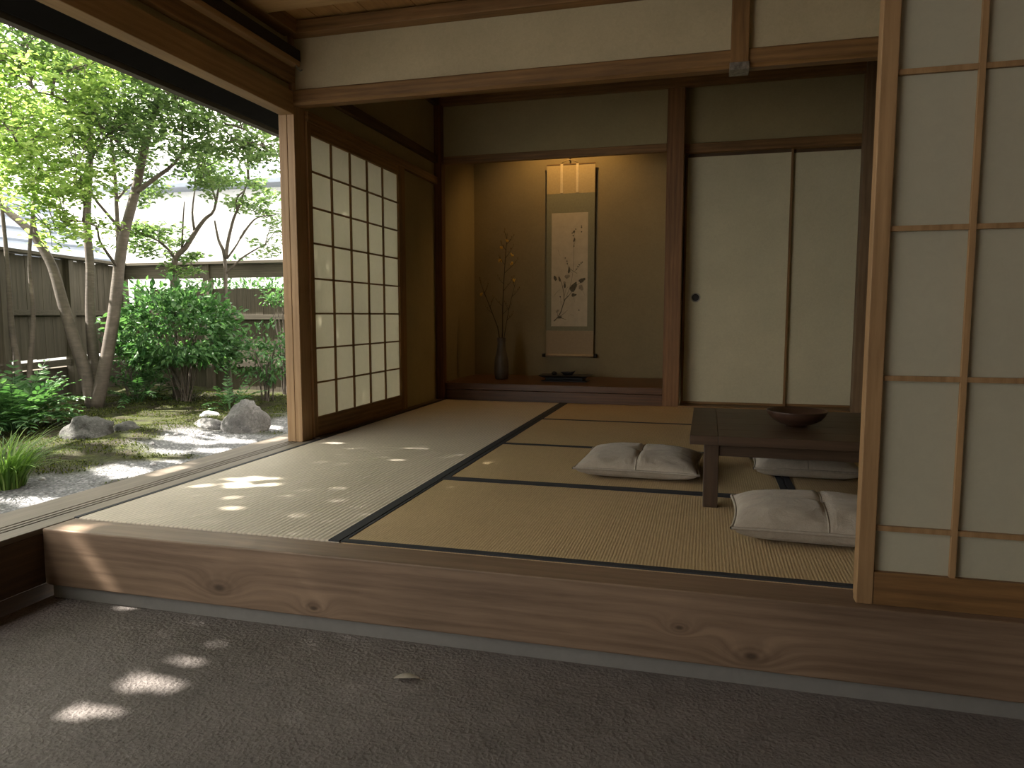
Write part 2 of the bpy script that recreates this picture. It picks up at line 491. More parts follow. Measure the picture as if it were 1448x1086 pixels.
# --- left: post, paper screen, wall
struct(MB().box(-2.275, -2.2245, 3.55, 3.66, T, 2.62).box(-2.2225, -2.18, 3.55, 3.66, T, 2.62).build('trim_6', wood('post_cedar', (0.42, 0.27, 0.145), (0.22, 0.13, 0.06), 'z'), bevel=0.003), 'pale cedar corner post by the garden')
struct(box(-2.20, -2.135, 3.66, 5.69, 0.232, 0.250).build('trim_7', WD('y')), 'dark floor track under the left paper screen')
struct(box(-2.22, -2.16, 3.662, 5.66, 2.02, 2.078).build('trim_8', W('y'), bevel=0.003), 'head rail above the left paper screen')
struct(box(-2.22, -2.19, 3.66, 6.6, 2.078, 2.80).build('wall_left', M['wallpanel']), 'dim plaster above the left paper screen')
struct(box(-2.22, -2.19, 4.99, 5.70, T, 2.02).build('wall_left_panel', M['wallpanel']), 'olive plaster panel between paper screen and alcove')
struct(box(-2.20, -2.155, 3.66, 5.68, 2.19, 2.25).build('trim_9', WD('y'), bevel=0.003), 'dark picture rail on the left wall')
struct(box(-2.21, -2.165, 4.932, 4.995, 0.25, 2.02).build('trim_10', W('z'), bevel=0.003), 'narrow post beside the left paper screen')


def shoji(name, along, a0, a1, z0, z1, pos, thick, stile, bottom, top, vs, hs, pm, label, muntin=0.011, wz='z', kick=None, mats=None):
    """sliding paper screen. along 'y': lies in an x plane at pos (its room face); 'x': in a y plane"""
    wz_, wh_ = mats or (W('z'), W(along))
    def B(u0, u1, w0, w1, d0, d1):
        if along == 'y': return box(pos - d1, pos - d0, u0, u1, w0, w1)
        return box(u0, u1, pos + d0, pos + d1, w0, w1)
    root = bpy.data.objects.new(name, None); COL.objects.link(root)
    struct(root, label)
    B(a0, a0 + stile, z0, z1, 0, thick).build('stile', wz_, root, 0.002)
    B(a1 - stile, a1, z0, z1, 0, thick).build('stile', wz_, root, 0.002)
    B(a0 + stile, a1 - stile, z1 - top, z1, 0.002, thick).build('top_rail', wh_, root, 0.002)
    B(a0 + stile, a1 - stile, z0, z0 + bottom, 0.002, thick).build('kick_board', wh_, root, 0.002)
    B(a0 + stile - .004, a1 - stile + .004, z0 + bottom - .004, z1 - top + .004, thick * 0.5, thick * 0.5 + 0.0012).build('paper', pm, root)
    mv = MB()
    for u in vs:
        bb = B(u - muntin / 2, u + muntin / 2, z0 + bottom, z1 - top, 0.004, thick * 0.5 - 0.001); mv.add(bb.v, bb.f)
    for w in hs:
        bb = B(a0 + stile, a1 - stile, w - muntin / 2, w + muntin / 2, 0.006, thick * 0.5 - 0.001); mv.add(bb.v, bb.f)
    mv.build('lattice', wz_, root)
    return root

ys = [3.70 + 0.2335 * k for k in range(1, 5)]
shoji('door_1', 'y', 3.655, 4.93, 0.25, 2.02, -2.165, 0.034, 0.044, 0.112, 0.063, ys, [0.362 + 0.1995 * k for k in range(1, 8)], M['paper'],
      'paper screen of forty panes on the left wall, glowing with daylight', 0.010)
# --- right paper screens standing on the step
R = (WL('z'), W('x'))
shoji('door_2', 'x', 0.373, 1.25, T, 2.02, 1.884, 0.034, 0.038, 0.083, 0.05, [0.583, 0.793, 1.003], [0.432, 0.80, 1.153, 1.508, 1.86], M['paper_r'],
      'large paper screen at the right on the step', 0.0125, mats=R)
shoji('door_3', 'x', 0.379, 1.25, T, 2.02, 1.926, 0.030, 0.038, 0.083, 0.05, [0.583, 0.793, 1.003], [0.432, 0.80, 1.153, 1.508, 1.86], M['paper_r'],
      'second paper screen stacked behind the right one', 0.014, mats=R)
struct(box(0.2, 2.8, 1.88, 1.98, 2.02, 2.10).build('trim_11', W('x')), 'head rail over the right paper screens')

# --- cross beam over the room with plaster above
lint = MB().sweep_x([(3.545, 2.088), (3.545, 2.152), (3.555, 2.158), (3.66, 2.158), (3.66, 2.088), (3.56, 2.075)], -2.18, 1.2)
struct(lint.build('trim_12', W('x'), bevel=0.003), 'cedar cross beam over the straw-mat room')
struct(box(-2.18, 1.2, 3.575, 3.635, 2.15, 2.80).build('wall_front', M['plaster']), 'sand plaster wall above the cross beam')
struct(box(0.074, 0.152, 3.53, 3.66, 2.075, 2.52).build('trim_13', W('z'), bevel=0.003), 'short hanging post on the cross beam')
mb = MB().box(0.070, 0.156, 3.524, 3.62, 2.058, 2.092)
struct(mb.build('trim_14', M['steel'], bevel=0.002), 'metal shoe under the short hanging post')
struct(box(-2.18, 2.8, 3.50, 3.576, 2.425, 2.49).build('trim_15', W('x'), bevel=0.004), 'ceiling trim above the sand plaster wall')

# --- entry ceiling of boards with one beam
mb = MB()
x = -2.3
while x < 2.8:
    w_ = random.uniform(0.13, 0.17)
    mb.box(x, x + w_ - 0.003, -2.3, 3.58, 2.50 + random.uniform(0, 0.004), 2.52)
    x += w_
struct(mb.build('ceiling', wood('ceiling_boards', (0.60, 0.36, 0.14), (0.34, 0.18, 0.065), 'y')), 'plank ceiling over the entry')
struct(box(-2.4, 2.9, -2.4, 3.7, 2.53, 2.60).build('roof', WD('x')), 'roof deck over the entry')
struct(box(-2.16, 2.8, 3.08, 3.245, 2.428, 2.50).build('trim_16', wood('ceiling_beam', (0.60, 0.40, 0.19), (0.36, 0.22, 0.09), 'x'), bevel=0.004), 'pale ceiling beam at the top of the picture')
struct(box(-2.16, 2.8, 1.2, 1.35, 2.44, 2.50).build('trim_17', WL('x'), bevel=0.004), 'pale ceiling beam over the entry')

# --- head beams of the garden opening
Y0, Y1 = -2.2, 3.55
HBM = wood('head_beam', (0.44, 0.28, 0.135), (0.22, 0.13, 0.055), 'y')
struct(box(-2.262, -2.18, Y0, Y1, 2.03, 2.15).build('trim_18', HBM, bevel=0.003), 'deep head beam over the garden opening')
struct(box(-2.25, -2.205, Y0, Y1, 2.14, 2.52).build('wall_left_upper', M['wallpanel']), 'plaster strip above the garden head beam')
struct(box(-2.215, -2.165, Y0, Y1, 2.19, 2.265).build('trim_19', W('y'), bevel=0.003), 'dark rail on the plaster strip')
struct(box(-2.215, -2.12, Y0, 3.53, 2.265, 2.292).build('trim_20', HBM, bevel=0.003), 'projecting ledge strip above the garden opening')
struct(box(-2.21, -2.125, Y0, 3.545, 2.292, 2.352).build('trim_21', plain('black_board', (0.02, 0.016, 0.013), 0.7), bevel=0.003), 'blackened board on the ledge')
struct(box(-2.21, -2.12, Y0, 3.52, 2.425, 2.50).build('trim_22', W('y'), bevel=0.003), 'dark ceiling trim on the garden side')
hk = MB().tube([(-2.128, 3.50, 2.268), (-2.126, 3.51, 2.25), (-2.122, 3.53, 2.243), (-2.116, 3.54, 2.252)], 0.004, 6).build('hanging_hook', M['steel'])
tag(hk, 'small metal hook under the end of the ledge strip by the post', 'hook')

# --- eaves outside
struct(MB().sweep_y([(-2.262, 2.10), (-2.50, 2.055), (-2.56, 2.075), (-2.56, 2.16), (-2.262, 2.22)], -2.2, 6.8).build('trim_23', plain('black_eave', (0.010, 0.009, 0.008), 0.95, 0.12, 12, 0.05)), 'black eave board outside the garden opening')  # eave in one even near-black colour
struct(MB().sweep_y([(-2.545, 2.045), (-2.60, 2.050), (-2.60, 2.19), (-2.545, 2.19)], -2.2, 6.8).build('trim_24', WF('y')), 'grey outer lip of the eave')

# --- alcove
struct(box(-2.19, -2.125, 5.65, 5.735, T, 2.80).build('trim_25', wood('alcove_post', (0.20, 0.085, 0.03), (0.07, 0.03, 0.013), 'z'), bevel=0.004), 'slim brown post at the left of the alcove')
struct(box(-0.325, -0.197, 5.69, 5.83, T, 2.80).build('trim_26', wood('alcove_post_cedar', (0.30, 0.15, 0.06), (0.12, 0.055, 0.022), 'z'), bevel=0.006), 'cedar alcove post beside the sliding doors')
alm = wood('alcove_floor', (0.16, 0.072, 0.03), (0.06, 0.027, 0.013), 'x', rough=0.4)
mb = MB().box(-2.125, -0.325, 5.695, 5.80, 0.332, 0.385).box(-2.125, -0.325, 5.705, 5.80, 0.186, 0.328).box(-2.15, -0.28, 5.80, 6.62, 0.30, 0.385)
struct(mb.build('floor_alcove', alm, bevel=0.003), 'raised brown board floor of the alcove')
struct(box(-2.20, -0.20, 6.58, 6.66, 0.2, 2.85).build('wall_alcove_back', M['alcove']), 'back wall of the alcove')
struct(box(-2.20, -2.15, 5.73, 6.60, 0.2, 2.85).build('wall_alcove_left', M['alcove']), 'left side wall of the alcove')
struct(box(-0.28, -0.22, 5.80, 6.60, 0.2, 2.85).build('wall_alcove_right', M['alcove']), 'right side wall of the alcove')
struct(box(-2.20, -0.2, 5.68, 6.65, 2.80, 2.86).build('ceiling_alcove', WD('x')), 'ceiling of the alcove')
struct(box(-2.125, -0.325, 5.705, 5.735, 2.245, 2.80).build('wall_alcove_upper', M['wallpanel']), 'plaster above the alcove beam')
struct(box(-2.125, -0.325, 5.695, 5.738, 2.185, 2.247).build('trim_27', W('x'), bevel=0.004), 'brown beam across the top of the alcove')

# --- sliding doors at the back
struct(box(-0.24, 1.2, 5.86, 5.92, 2.25, 2.80).build('wall_back', M['wallpanel']), 'plaster above the sliding doors')
struct(box(-0.197, 1.2, 5.82, 5.95, 2.192, 2.262).build('trim_28', W('x'), bevel=0.003), 'head rail over the sliding doors')
struct(box(-0.197, 1.2, 5.70, 6.02, 0.186, 0.250).build('trim_29', W('x')), 'sill under the sliding doors')
struct(box(-0.30, 1.2, 6.00, 6.04, 0.05, 2.85).build('wall_back_core', M['wallpanel']))
def fusuma(name, x0, x1, y, label, pull):
    root = bpy.data.objects.new(name, None); COL.objects.link(root); struct(root, label)
    box(x0 + .012, x1 - .012, y + .004, y + .02, 0.262, 2.182).build('paper_panel', M['fusuma'], root)
    fm = WD('z') if pull else W('z')
    box(x0, x0 + .018, y, y + .028, 0.25, 2.194).build('stile', W('z'), root, 0.002)
    box(x1 - .018, x1, y, y + .028, 0.25, 2.194).build('stile', W('z'), root, 0.002)
    box(x0 + .018, x1 - .018, y, y + .028, 2.168, 2.194).build('top_rail', WD('x'), root, 0.002)
    box(x0 + .018, x1 - .018, y, y + .028, 0.25, 0.268).build('bottom_rail', W('x'), root, 0.002)
    if pull:
        p = MB(); c = (x0 + 0.098, y + 0.003, 1.09)
        n = 28
        def ring(r, yy): return [(c[0] + r * math.cos(2 * PI * k / n), c[1] + yy, c[2] + r * math.sin(2 * PI * k / n)) for k in range(n)]
        rr = [(0.037, 0.0), (0.037, -0.004), (0.030, -0.006), (0.028, -0.003)]
        vs = []; fs = []
        for r, yy in rr: vs += ring(r, yy)
        for i in range(len(rr) - 1):
            for k in range(n): fs.append((i * n + k, i * n + (k + 1) % n, (i + 1) * n + (k + 1) % n, (i + 1) * n + k))
        p.add(vs, fs, True)
        pr = p.build('finger_pull', M['ring'], root); pr['label'] = 'round recessed finger pull with a pale rim'
        q = MB(); vs = ring(0.029, -0.0025) + ring(0.022, 0.0005); fs = [(k, (k + 1) % n, n + (k + 1) % n, n + k) for k in range(n)] + [tuple(range(n, 2 * n))]
        q.add(vs, fs).build('recess', M['black'], pr)
    return root
fusuma('door_4', -0.190, 0.598, 5.872, 'pale sliding door with a round dark finger pull', True)
fusuma('door_5', 0.570, 1.10, 5.905, 'pale sliding door behind the low table at the right', False)
struct(box(1.03, 1.10, 5.62, 5.72, T, 2.8).build('trim_30', wood('grey_post', (0.28, 0.19, 0.11), (0.13, 0.08, 0.045), 'z'), bevel=0.003), 'slim post at the right end of the sliding doors')
struct(box(1.10, 1.2, 1.98, 6.04, 0.05, 2.8).build('wall_right', M['wallpanel']), 'right wall of the straw-mat room')

# --- room ceiling
mb = MB()
x = -2.2
while x < 1.2:
    w_ = random.uniform(0.14, 0.18)
    mb.box(x, x + w_ - 0.004, 3.58, 6.05, 2.715 + random.uniform(0, 0.004), 2.74)
    x += w_
struct(mb.build('ceiling_room', wood('room_ceiling_boards', (0.34, 0.18, 0.075), (0.17, 0.085, 0.035), 'y')), 'plank ceiling of the straw-mat room')
struct(box(-2.3, 1.3, 3.55, 6.7, 2.87, 2.93).build('roof_room', WD('x')), 'roof deck over the straw-mat room')
struct(box(-2.19, 1.1, 5.655, 5.72, 2.645, 2.715).build('trim_31', W('x'), bevel=0.003), 'ceiling trim on the back wall')
struct(box(-2.19, -2.14, 3.66, 5.66, 2.645, 2.715).build('trim_32', WD('y'), bevel=0.003), 'ceiling trim on the left wall')

# --- entry walls out of view
WP = plaster('bounce_plaster', (0.58, 0.54, 0.46))  # unseen walls given a pale tone to bounce daylight onto the beams
struct(box(2.8, 2.9, -2.3, 2.1, -0.1, 2.6).build('wall_right_entry', WP), 'right wall of the entry')
struct(box(-2.26, 2.9, -2.35, -2.2, -0.1, 2.6).build('wall_rear', WP), 'rear wall of the entry')
struct(box(1.25, 2.8, 1.90, 1.96, T, 2.6).build('wall_front_right', M['plaster']), 'plaster wall right of the paper screens')

# ================================================================== FURNITURE
# --- low table
tx0, tx1, ty0, ty1, tz = -0.05, 0.78, 2.66, 3.47, 0.5175
tb = empty('low_table', ((tx0 + tx1) / 2, (ty0 + ty1) / 2, 0.2435), 'low dark wooden table on the straw mats', 'table')
ox, oy, oz = tb.location
mb = MB(); nb = 5
for k in range(nb):
    a = ty0 + (ty1 - ty0) * k / nb; c_ = ty0 + (ty1 - ty0) * (k + 1) / nb
    mb.box(tx0 + 0.10 - ox, tx1 - 0.10 - ox, a - oy, c_ - oy - (0.0008 if k < nb - 1 else 0), tz - 0.034 - oz, tz - oz)
mb.box(tx0 - ox, tx0 + 0.0992 - ox, ty0 - oy, ty1 - oy, tz - 0.034 - oz, tz - oz)
mb.box(tx1 - 0.0992 - ox, tx1 - ox, ty0 - oy, ty1 - oy, tz - 0.034 - oz, tz - oz)
mb.build('tabletop', WT('x'), tb, 0.0015)
lw = 0.054
for lx in (tx0 + 0.05, tx1 - 0.05 - lw):
    for ly in (ty0 + 0.04, ty1 - 0.04 - lw):
        box(lx - ox, lx + lw - ox, ly - oy, ly + lw - oy, 0.0, tz - 0.034 - oz).build('leg', WT('z'), tb, 0.003)
for (a, b_, c_, d) in ((tx0 + .104, tx1 - .104, ty0 + .052, ty0 + .072), (tx0 + .104, tx1 - .104, ty1 - .072, ty1 - .052)):
    box(a - ox, b_ - ox, c_ - oy, d - oy, tz - 0.082 - oz, tz - 0.034 - oz).build('apron', WT('x'), tb, 0.002)
for (a, b_) in ((tx0 + .06, tx0 + .08), (tx1 - .08, tx1 - .06)):
    box(a - ox, b_ - ox, ty0 + .094 - oy, ty1 - .094 - oy, tz - 0.082 - oz, tz - 0.034 - oz).build('apron', WT('y'), tb, 0.002)

# --- bowl
bm_ = wood('turned_bowl', (0.085, 0.045, 0.028), (0.03, 0.016, 0.011), 'x', rough=0.35, spec=0.5)
prof = [(0.0, 0.0), (0.040, 0.0), (0.041, 0.007), (0.066, 0.013), (0.090, 0.027), (0.106, 0.045), (0.113, 0.060), (0.1125, 0.063), (0.1095, 0.0625), (0.101, 0.046), (0.084, 0.030), (0.055, 0.018), (0.0, 0.014)]
bo = MB().lathe(prof[1:-1] + [(0.002, 0.018)], (0, 0, 0), 48).build('bowl', bm_)
bo.location = (0.348, 2.985, tz + 0.0005)
tag(bo, 'shallow dark turned wooden bowl on the low table', 'bowl')

# --- floor cushions
def cushion_mesh(wx, wy, h, seed):
    n = 40; vs = []; fs = []
    rnd = random.Random(seed)
    def prof(t): return max(0.0, 1 - abs(t) ** 2.9) ** 0.52
    for side in (1, -1):
        for j in range(n + 1):
            for i in range(n + 1):
                u = -1 + 2 * i / n; v = -1 + 2 * j / n
                pf = z = prof(u) * prof(v); pb = (max(0, 1 - abs(u) ** 5) * max(0, 1 - abs(v) ** 5)) ** 0.42
                pin = 1 - 0.055 * (1 - v * v) * abs(u) ** 3
                pin2 = 1 - 0.055 * (1 - u * u) * abs(v) ** 3
                if side > 0:
                    zz = z * h * 0.57
                    zz -= 0.010 * math.exp(-(u / 0.028) ** 2) * z          # the centre seam
                    zz -= 0.014 * math.exp(-((u * u + v * v) / 0.012))       # the tuft
                    zz -= 0.006 * math.exp(-(v / 0.07) ** 2) * math.exp(-abs(u) / 0.3) * z
                    e = max(abs(u), abs(v))
                    an = math.atan2(v, u)
                    zz += 0.0045 * math.sin(an * 17 + seed) * math.exp(-((e - 0.82) / 0.13) ** 2) * z
                    zz += 0.006 * noise.noise((u * 2.2 + seed, v * 2.2, 0.3)) * z
                else:
                    zz = -pb * h * 0.43
                vs.append((u * wx / 2 * pin, v * wy / 2 * pin2, zz + h * 0.43))
    m_ = (n + 1) * (n + 1)
    for s_ in (0, 1):
        for j in range(n):
            for i in range(n):
                a = s_ * m_ + j * (n + 1) + i
                q = (a, a + 1, a + n + 2, a + n + 1)
                fs.append(q if s_ == 0 else tuple(reversed(q)))
    edge = []
    for i in range(n): edge.append(i)
    for j in range(n): edge.append(j * (n + 1) + n)
    for i in range(n, 0, -1): edge.append(n * (n + 1) + i)
    for j in range(n, 0, -1): edge.append(j * (n + 1))
    return vs, fs, [vs[k] for k in edge]

def cushion(x, y, rz, wx, wy, h, label, seed):
    vs, fs, ed = cushion_mesh(wx, wy, h, seed)
    o = MB().add(vs, fs, True).build('floor_cushion', M['cushion'])
    import bmesh
    bm = bmesh.new(); bm.from_mesh(o.data); bmesh.ops.remove_doubles(bm, verts=bm.verts, dist=0.0004)
    bmesh.ops.recalc_face_normals(bm, faces=bm.faces); bm.to_mesh(o.data); bm.free()
    o.location = (x, y, 0.2455); o.rotation_euler = (0, 0, rz)
    tag(o, label, 'cushion', 'floor cushions around the low table')
    MB().tube(ed + [ed[0]], 0.0055, 8, False).build('piping', M['piping'], o)
    mid = [vs[j_ * 41 + 20] for j_ in range(41)] + [vs[41 * 41 + j_ * 41 + 20] for j_ in range(40, 28, -1)]
    MB().tube([(p[0], p[1], p[2] + (.0015 if i_ < 41 else -.0015)) for i_, p in enumerate(mid)], 0.0028, 6, False).build('seam', M['piping'], o)
    MB().lathe([(0.003, -0.002), (0.012, 0.0), (0.014, 0.003), (0.010, 0.006), (0.002, 0.007)], (0, 0, h - 0.022), 14).build('tuft', M['cushion'], o)
    return o
cushion(-0.275, 3.275, -0.02, 0.53, 0.50, 0.105, 'grey linen floor cushion left of the low table', 1)
cushion(0.375, 2.475, -0.03, 0.56, 0.42, 0.115, 'large grey linen floor cushion before the low table, cut by the paper screen', 2)
cushion(0.435, 3.415, -0.01, 0.44, 0.35, 0.10, 'shaded floor cushion seen under the low table', 3)
cushion(0.40, 3.84, 0.0, 0.50, 0.46, 0.10, 'floor cushion behind the table, only its corner showing under the tabletop', 4)

# --- hanging scroll in the alcove
YW = 6.58
sx0, sx1 = -1.44, -0.998
YS = 6.543
sc_ = empty('hanging_scroll', (-1.22, YS, 0.58), 'hanging scroll with an ink painting of a flowering branch', 'scroll')
lx, ly, lz = sc_.location
def SB(x0, x1, z0, z1, y0, y1): return box(x0 - lx, x1 - lx, y0 - ly, y1 - ly, z0 - lz, z1 - lz)
silk = lambda n, c: plain(n, c, 0.8, 0.07, 60, 0.15)
SB(sx0, sx1, 0.81, 2.05, YS, YS + 0.003).build('mount', silk('green_silk', (0.235, 0.225, 0.15)), sc_)
SB(sx0, sx1, 2.05, 2.31, YS, YS + 0.003).build('top_band', silk('tan_silk', (0.46, 0.36, 0.20)), sc_)
SB(sx0, sx1, 0.585, 0.81, YS, YS + 0.003).build('bottom_band', silk('brown_silk', (0.36, 0.275, 0.175)), sc_)
for rx in (-1.302, -1.158):
    SB(rx - .012, rx + .012, 2.055, 2.31, YS - 0.005, YS - 0.001).build('ribbon', silk('ribbon_silk', (0.66, 0.55, 0.36)), sc_)
SB(sx0 - .002, sx1 + .002, 2.304, 2.313, YS - 0.004, YS + 0.004).build('hanger_bar', silk('bar_wood', (0.2, 0.13, 0.07)), sc_)
rod = MB().tube([(sx0 - .005 - lx, 0, 0), (sx1 + .005 - lx, 0, 0)], 0.013, 14).build('roller', silk('roller_silk', (0.42, 0.32, 0.2)), sc_)
for a, b_ in ((sx0 - .035, sx0 - .004), (sx1 + .004, sx1 + .035)):
    MB().tube([(a - lx, 0, 0), (b_ - lx, 0, 0)], 0.018, 16).build('knob', M['black'], rod)
MB().tube([(-1.305 - lx, -0.004, 2.318 - lz), (-1.27 - lx, -0.004, 2.338 - lz), (-1.23 - lx, -0.004, 2.345 - lz), (-1.19 - lx, -0.004, 2.338 - lz), (-1.155 - lx, -0.004, 2.318 - lz)], 0.0045, 6).build('cord', silk('cord_silk', (0.35, 0.27, 0.15)), sc_)
px0, px1, pz0, pz1 = -1.393, -1.058, 0.85, 1.877
pnt = SB(px0, px1, pz0, pz1, YS - 0.0015, YS).build('painting', plain('aged_paper', (0.52, 0.45, 0.33), 0.9, 0.08, 14, 0.1), sc_)
# brush strokes of the painting
inkm = plain('ink', (0.12, 0.11, 0.08), 0.9, 0.25, 60, 0.1); washm = plain('ink_wash', (0.29, 0.255, 0.19), 0.9, 0.2, 60, 0.1)
def P(cx, cy):
    return (px0 + (cx - 508) / 213.0 * (px1 - px0) - lx, pz0 + (670 - cy) / 657.0 * (pz1 - pz0) - lz)
def stroke(mb, pts, w0, w1, y=-0.0021):
    q = [Vector(P(*p)) for p in pts]; vs = []; fs = []
    for i, p in enumerate(q):
        t = (q[min(i + 1, len(q) - 1)] - q[max(i - 1, 0)]).normalized(); n_ = Vector((-t.y, t.x)); w = w0 + (w1 - w0) * i / (len(q) - 1)
        for s_ in (-1, 1):
            r = p + n_ * (s_ * w / 2); vs.append((r.x, y, r.y))
    for i in range(len(q) - 1): fs.append((2 * i, 2 * i + 1, 2 * i + 3, 2 * i + 2))
    mb.add(vs, fs)
def blot(mb, c, rx, ry, ang, y=-0.0023, seed=0):
    rnd = random.Random(seed); x_, z_ = P(*c); vs = []; n_ = 16
    for k in range(n_):
        a = 2 * PI * k / n_; r = 1 + 0.18 * rnd.uniform(-1, 1)
        u = rx * r * math.cos(a); v_ = ry * r * math.sin(a) * (1 - 0.3 * math.cos(a))
        vs.append((x_ + u * math.cos(ang) - v_ * math.sin(ang), y, z_ + u * math.sin(ang) + v_ * math.cos(ang)))
    mb.add(vs, [tuple(range(n_))])
ink = MB(); wash = MB()
stroke(ink, [(524, 640), (548, 617), (565, 588), (578, 545), (590, 512), (612, 490)], 0.009, 0.007)
stroke(wash, [(612, 490), (635, 462), (660, 428), (700, 400)], 0.007, 0.004)
stroke(wash, [(598, 495), (616, 450), (628, 400), (637, 340), (640, 250), (638, 180), (644, 118)], 0.006, 0.003)
stroke(ink, [(584, 520), (582, 470), (570, 420), (552, 380)], 0.006, 0.004)
stroke(wash, [(584, 500), (595, 455), (606, 440)], 0.005, 0.003)
stroke(wash, [(566, 545), (564, 495)], 0.004, 0.003)
stroke(ink, [(612, 330), (634, 347), (660, 362)], 0.005, 0.003)
stroke(wash, [(628, 360), (608, 325), (598, 285)], 0.004, 0.003)
stroke(wash, [(645, 350), (668, 325), (690, 300)], 0.004, 0.003)
stroke(ink, [(548, 618), (575, 602), (606, 575)], 0.006, 0.002)
stroke(ink, [(545, 622), (572, 622), (598, 632)], 0.008, 0.002)
stroke(wash, [(548, 618), (545, 590), (530, 575)], 0.006, 0.002)
stroke(wash, [(527, 488), (545, 465), (560, 455)], 0.005, 0.002); stroke(wash, [(640, 490), (646, 528)], 0.004, 0.002)
stroke(wash, [(622, 600), (642, 608)], 0.003, 0.002); stroke(wash, [(548, 225), (560, 262)], 0.003, 0.002)
stroke(wash, [(690, 455), (706, 490)], 0.004, 0.002); stroke(wash, [(640, 200), (650, 165)], 0.005, 0.003)
for i, (c_, rx, ry, a) in enumerate([((640, 440), .048, .026, 1.0), ((690, 402), .034, .018, .45), ((642, 487), .022, .015, .2), ((530, 388), .026, .013, 1.9), ((556, 392), .024, .010, 1.9), ((588, 432), .020, .010, 1.5), ((612, 342), .030, .010, 1.5), ((560, 617), .022, .010, .2), ((642, 168), .02, .008, 1.3), ((640, 122), .014, .009, 1.0)]):
    blot(ink, c_, rx, ry, a, seed=i)
for i, (c_, rx, ry, a) in enumerate([((603, 380), .024, .017, .3), ((684, 446), .028, .020, -.9), ((545, 580), .018, .010, .8), ((586, 415), .012, .012, 0)]):
    blot(wash, c_, rx, ry, a, seed=20 + i)
for i, c_ in enumerate([(630, 130), (636, 145), (650, 108), (590, 272), (600, 290), (602, 305), (655, 338), (664, 322), (672, 312), (683, 303), (690, 298), (562, 497), (684, 92), (684, 100), (684, 124), (673, 575), (640, 205)]):
    blot(ink, c_, .0065, .0055, 0, seed=40 + i)
ink.build('ink_pattern', inkm, pnt); wash.build('wash_pattern', washm, pnt)
hk = MB().tube([(-1.23, 6.58, 2.385), (-1.23, 6.556, 2.385), (-1.23, 6.55, 2.37), (-1.23, 6.546, 2.35), (-1.23, 6.538, 2.338)], 0.006, 8).build('wall_hook', M['iron'])
tag(hk, 'small dark hook that the hanging scroll hangs from', 'hook')

# --- vase with three twigs
vx, vy, vz = -1.755, 6.13, 0.3855
vm, nt, b = new_mat('vase_glaze')
n1 = noise_n(nt, coords(nt, (1, 1, 0.5)), 22, 5, 0.6)
nt.links.new(ramp(nt, n1, [(0.30, (0.075, 0.058, 0.042)), (0.70, (0.125, 0.10, 0.074))]), b.inputs['Base Color']); b.inputs['Roughness'].default_value = 0.5
vprof = [(0.046, 0.0), (0.051, 0.006), (0.057, 0.06), (0.058, 0.11), (0.054, 0.17), (0.042, 0.23), (0.034, 0.28), (0.031, 0.325), (0.034, 0.362), (0.036, 0.368), (0.031, 0.368), (0.026, 0.325), (0.027, 0.26), (0.003, 0.25)]
va = MB().lathe([(r_ * 1.12, z_) for r_, z_ in vprof], (0, 0, 0), 36).build('vase', vm); va.location = (vx, vy, vz)
tag(va, 'slender dark stoneware bottle vase on the alcove floor', 'vase')
twm = plain('twig', (0.05, 0.036, 0.022), 0.8)
bl = plain('yellow_petals', (0.62, 0.36, 0.05), 0.6, 0.2); bd = plain('dry_buds', (0.16, 0.10, 0.035), 0.7, 0.3)
def twig(pts, rads, sides, label, seed, petals):
    rnd = random.Random(seed)
    mb = MB().tube(pts, rads, 6)
    buds = []; fl = []
    def bud(mb_, p, s_):
        mb_.lathe([(0.0012, -s_), (s_ * 0.55, -s_ * 0.35), (s_ * 0.6, s_ * 0.2), (0.0012, s_)], p, 7)
    for (i, d, L) in sides:
        p = Vector(pts[0]).lerp(Vector(pts[0]), 0)
        f_ = i * (len(pts) - 1); k = min(int(f_), len(pts) - 2); p = Vector(pts[k]).lerp(Vector(pts[k + 1]), f_ - k)
        dv = Vector(d).normalized()
        q = p + dv * L * 0.55 + Vector((0, 0, 0.012)); e = p + dv * L + Vector((0, 0, 0.035))
        mb.tube([p, q, e], [0.0022, 0.0017, 0.001], 5)
        for t_ in (0.45, 0.75, 1.0):
            pp = p.lerp(e, t_) + Vector((rnd.uniform(-.006, .006), rnd.uniform(-.006, .006), rnd.uniform(0, .01)))
            q_ = MB(); bud(q_, pp, rnd.uniform(0.006, 0.010)); buds.append(q_)
    for c_ in petals:
        f1 = MB(); fl.append(f1)
        for k in range(5):
            bud(f1, Vector(c_) + Vector((rnd.uniform(-.011, .011), rnd.uniform(-.008, .008), rnd.uniform(-.009, .009))), rnd.uniform(0.007, 0.012))
    o = mb.build('flowering_twig', twm); tag(o, label, 'twig', 'twigs in the alcove vase')
    for q_ in buds: q_.build('bud', bd, o)
    for q_ in fl: q_.build('blossom', bl, o)['label'] = 'small yellow blossom'
    return o
b0 = Vector((vx, vy, vz + 0.27))
twig([b0, (vx + .012, vy - .005, 0.80), (vx + .012, vy, 1.0), (vx + .020, vy, 1.2), (vx + .034, vy, 1.4), (vx + .045, vy, 1.55), (vx + .055, vy, 1.66)], [.0055, .005, .0045, .004, .0035, .003, .002],
     [(.30, (1, .2, .7), .10), (.36, (-1, 0, .5), .08), (.47, (1, -.1, .9), .14), (.52, (-1, .2, .6), .07), (.6, (1, .1, .7), .15), (.66, (-1, 0, .8), .07), (.72, (1, 0, 1), .10), (.80, (-1, 0, .7), .06), (.86, (1, .3, .7), .08), (.93, (-.5, 0, 1), .05)],
     'tall upright twig with yellow blossoms in the alcove vase', 1, [(vx + .058, vy, 1.60), (vx + .005, vy - .01, 1.545), (vx + .10, vy, 1.475), (vx + .095, vy, 1.40), (vx + .115, vy, 1.255), (vx - .01, vy, 1.43)])
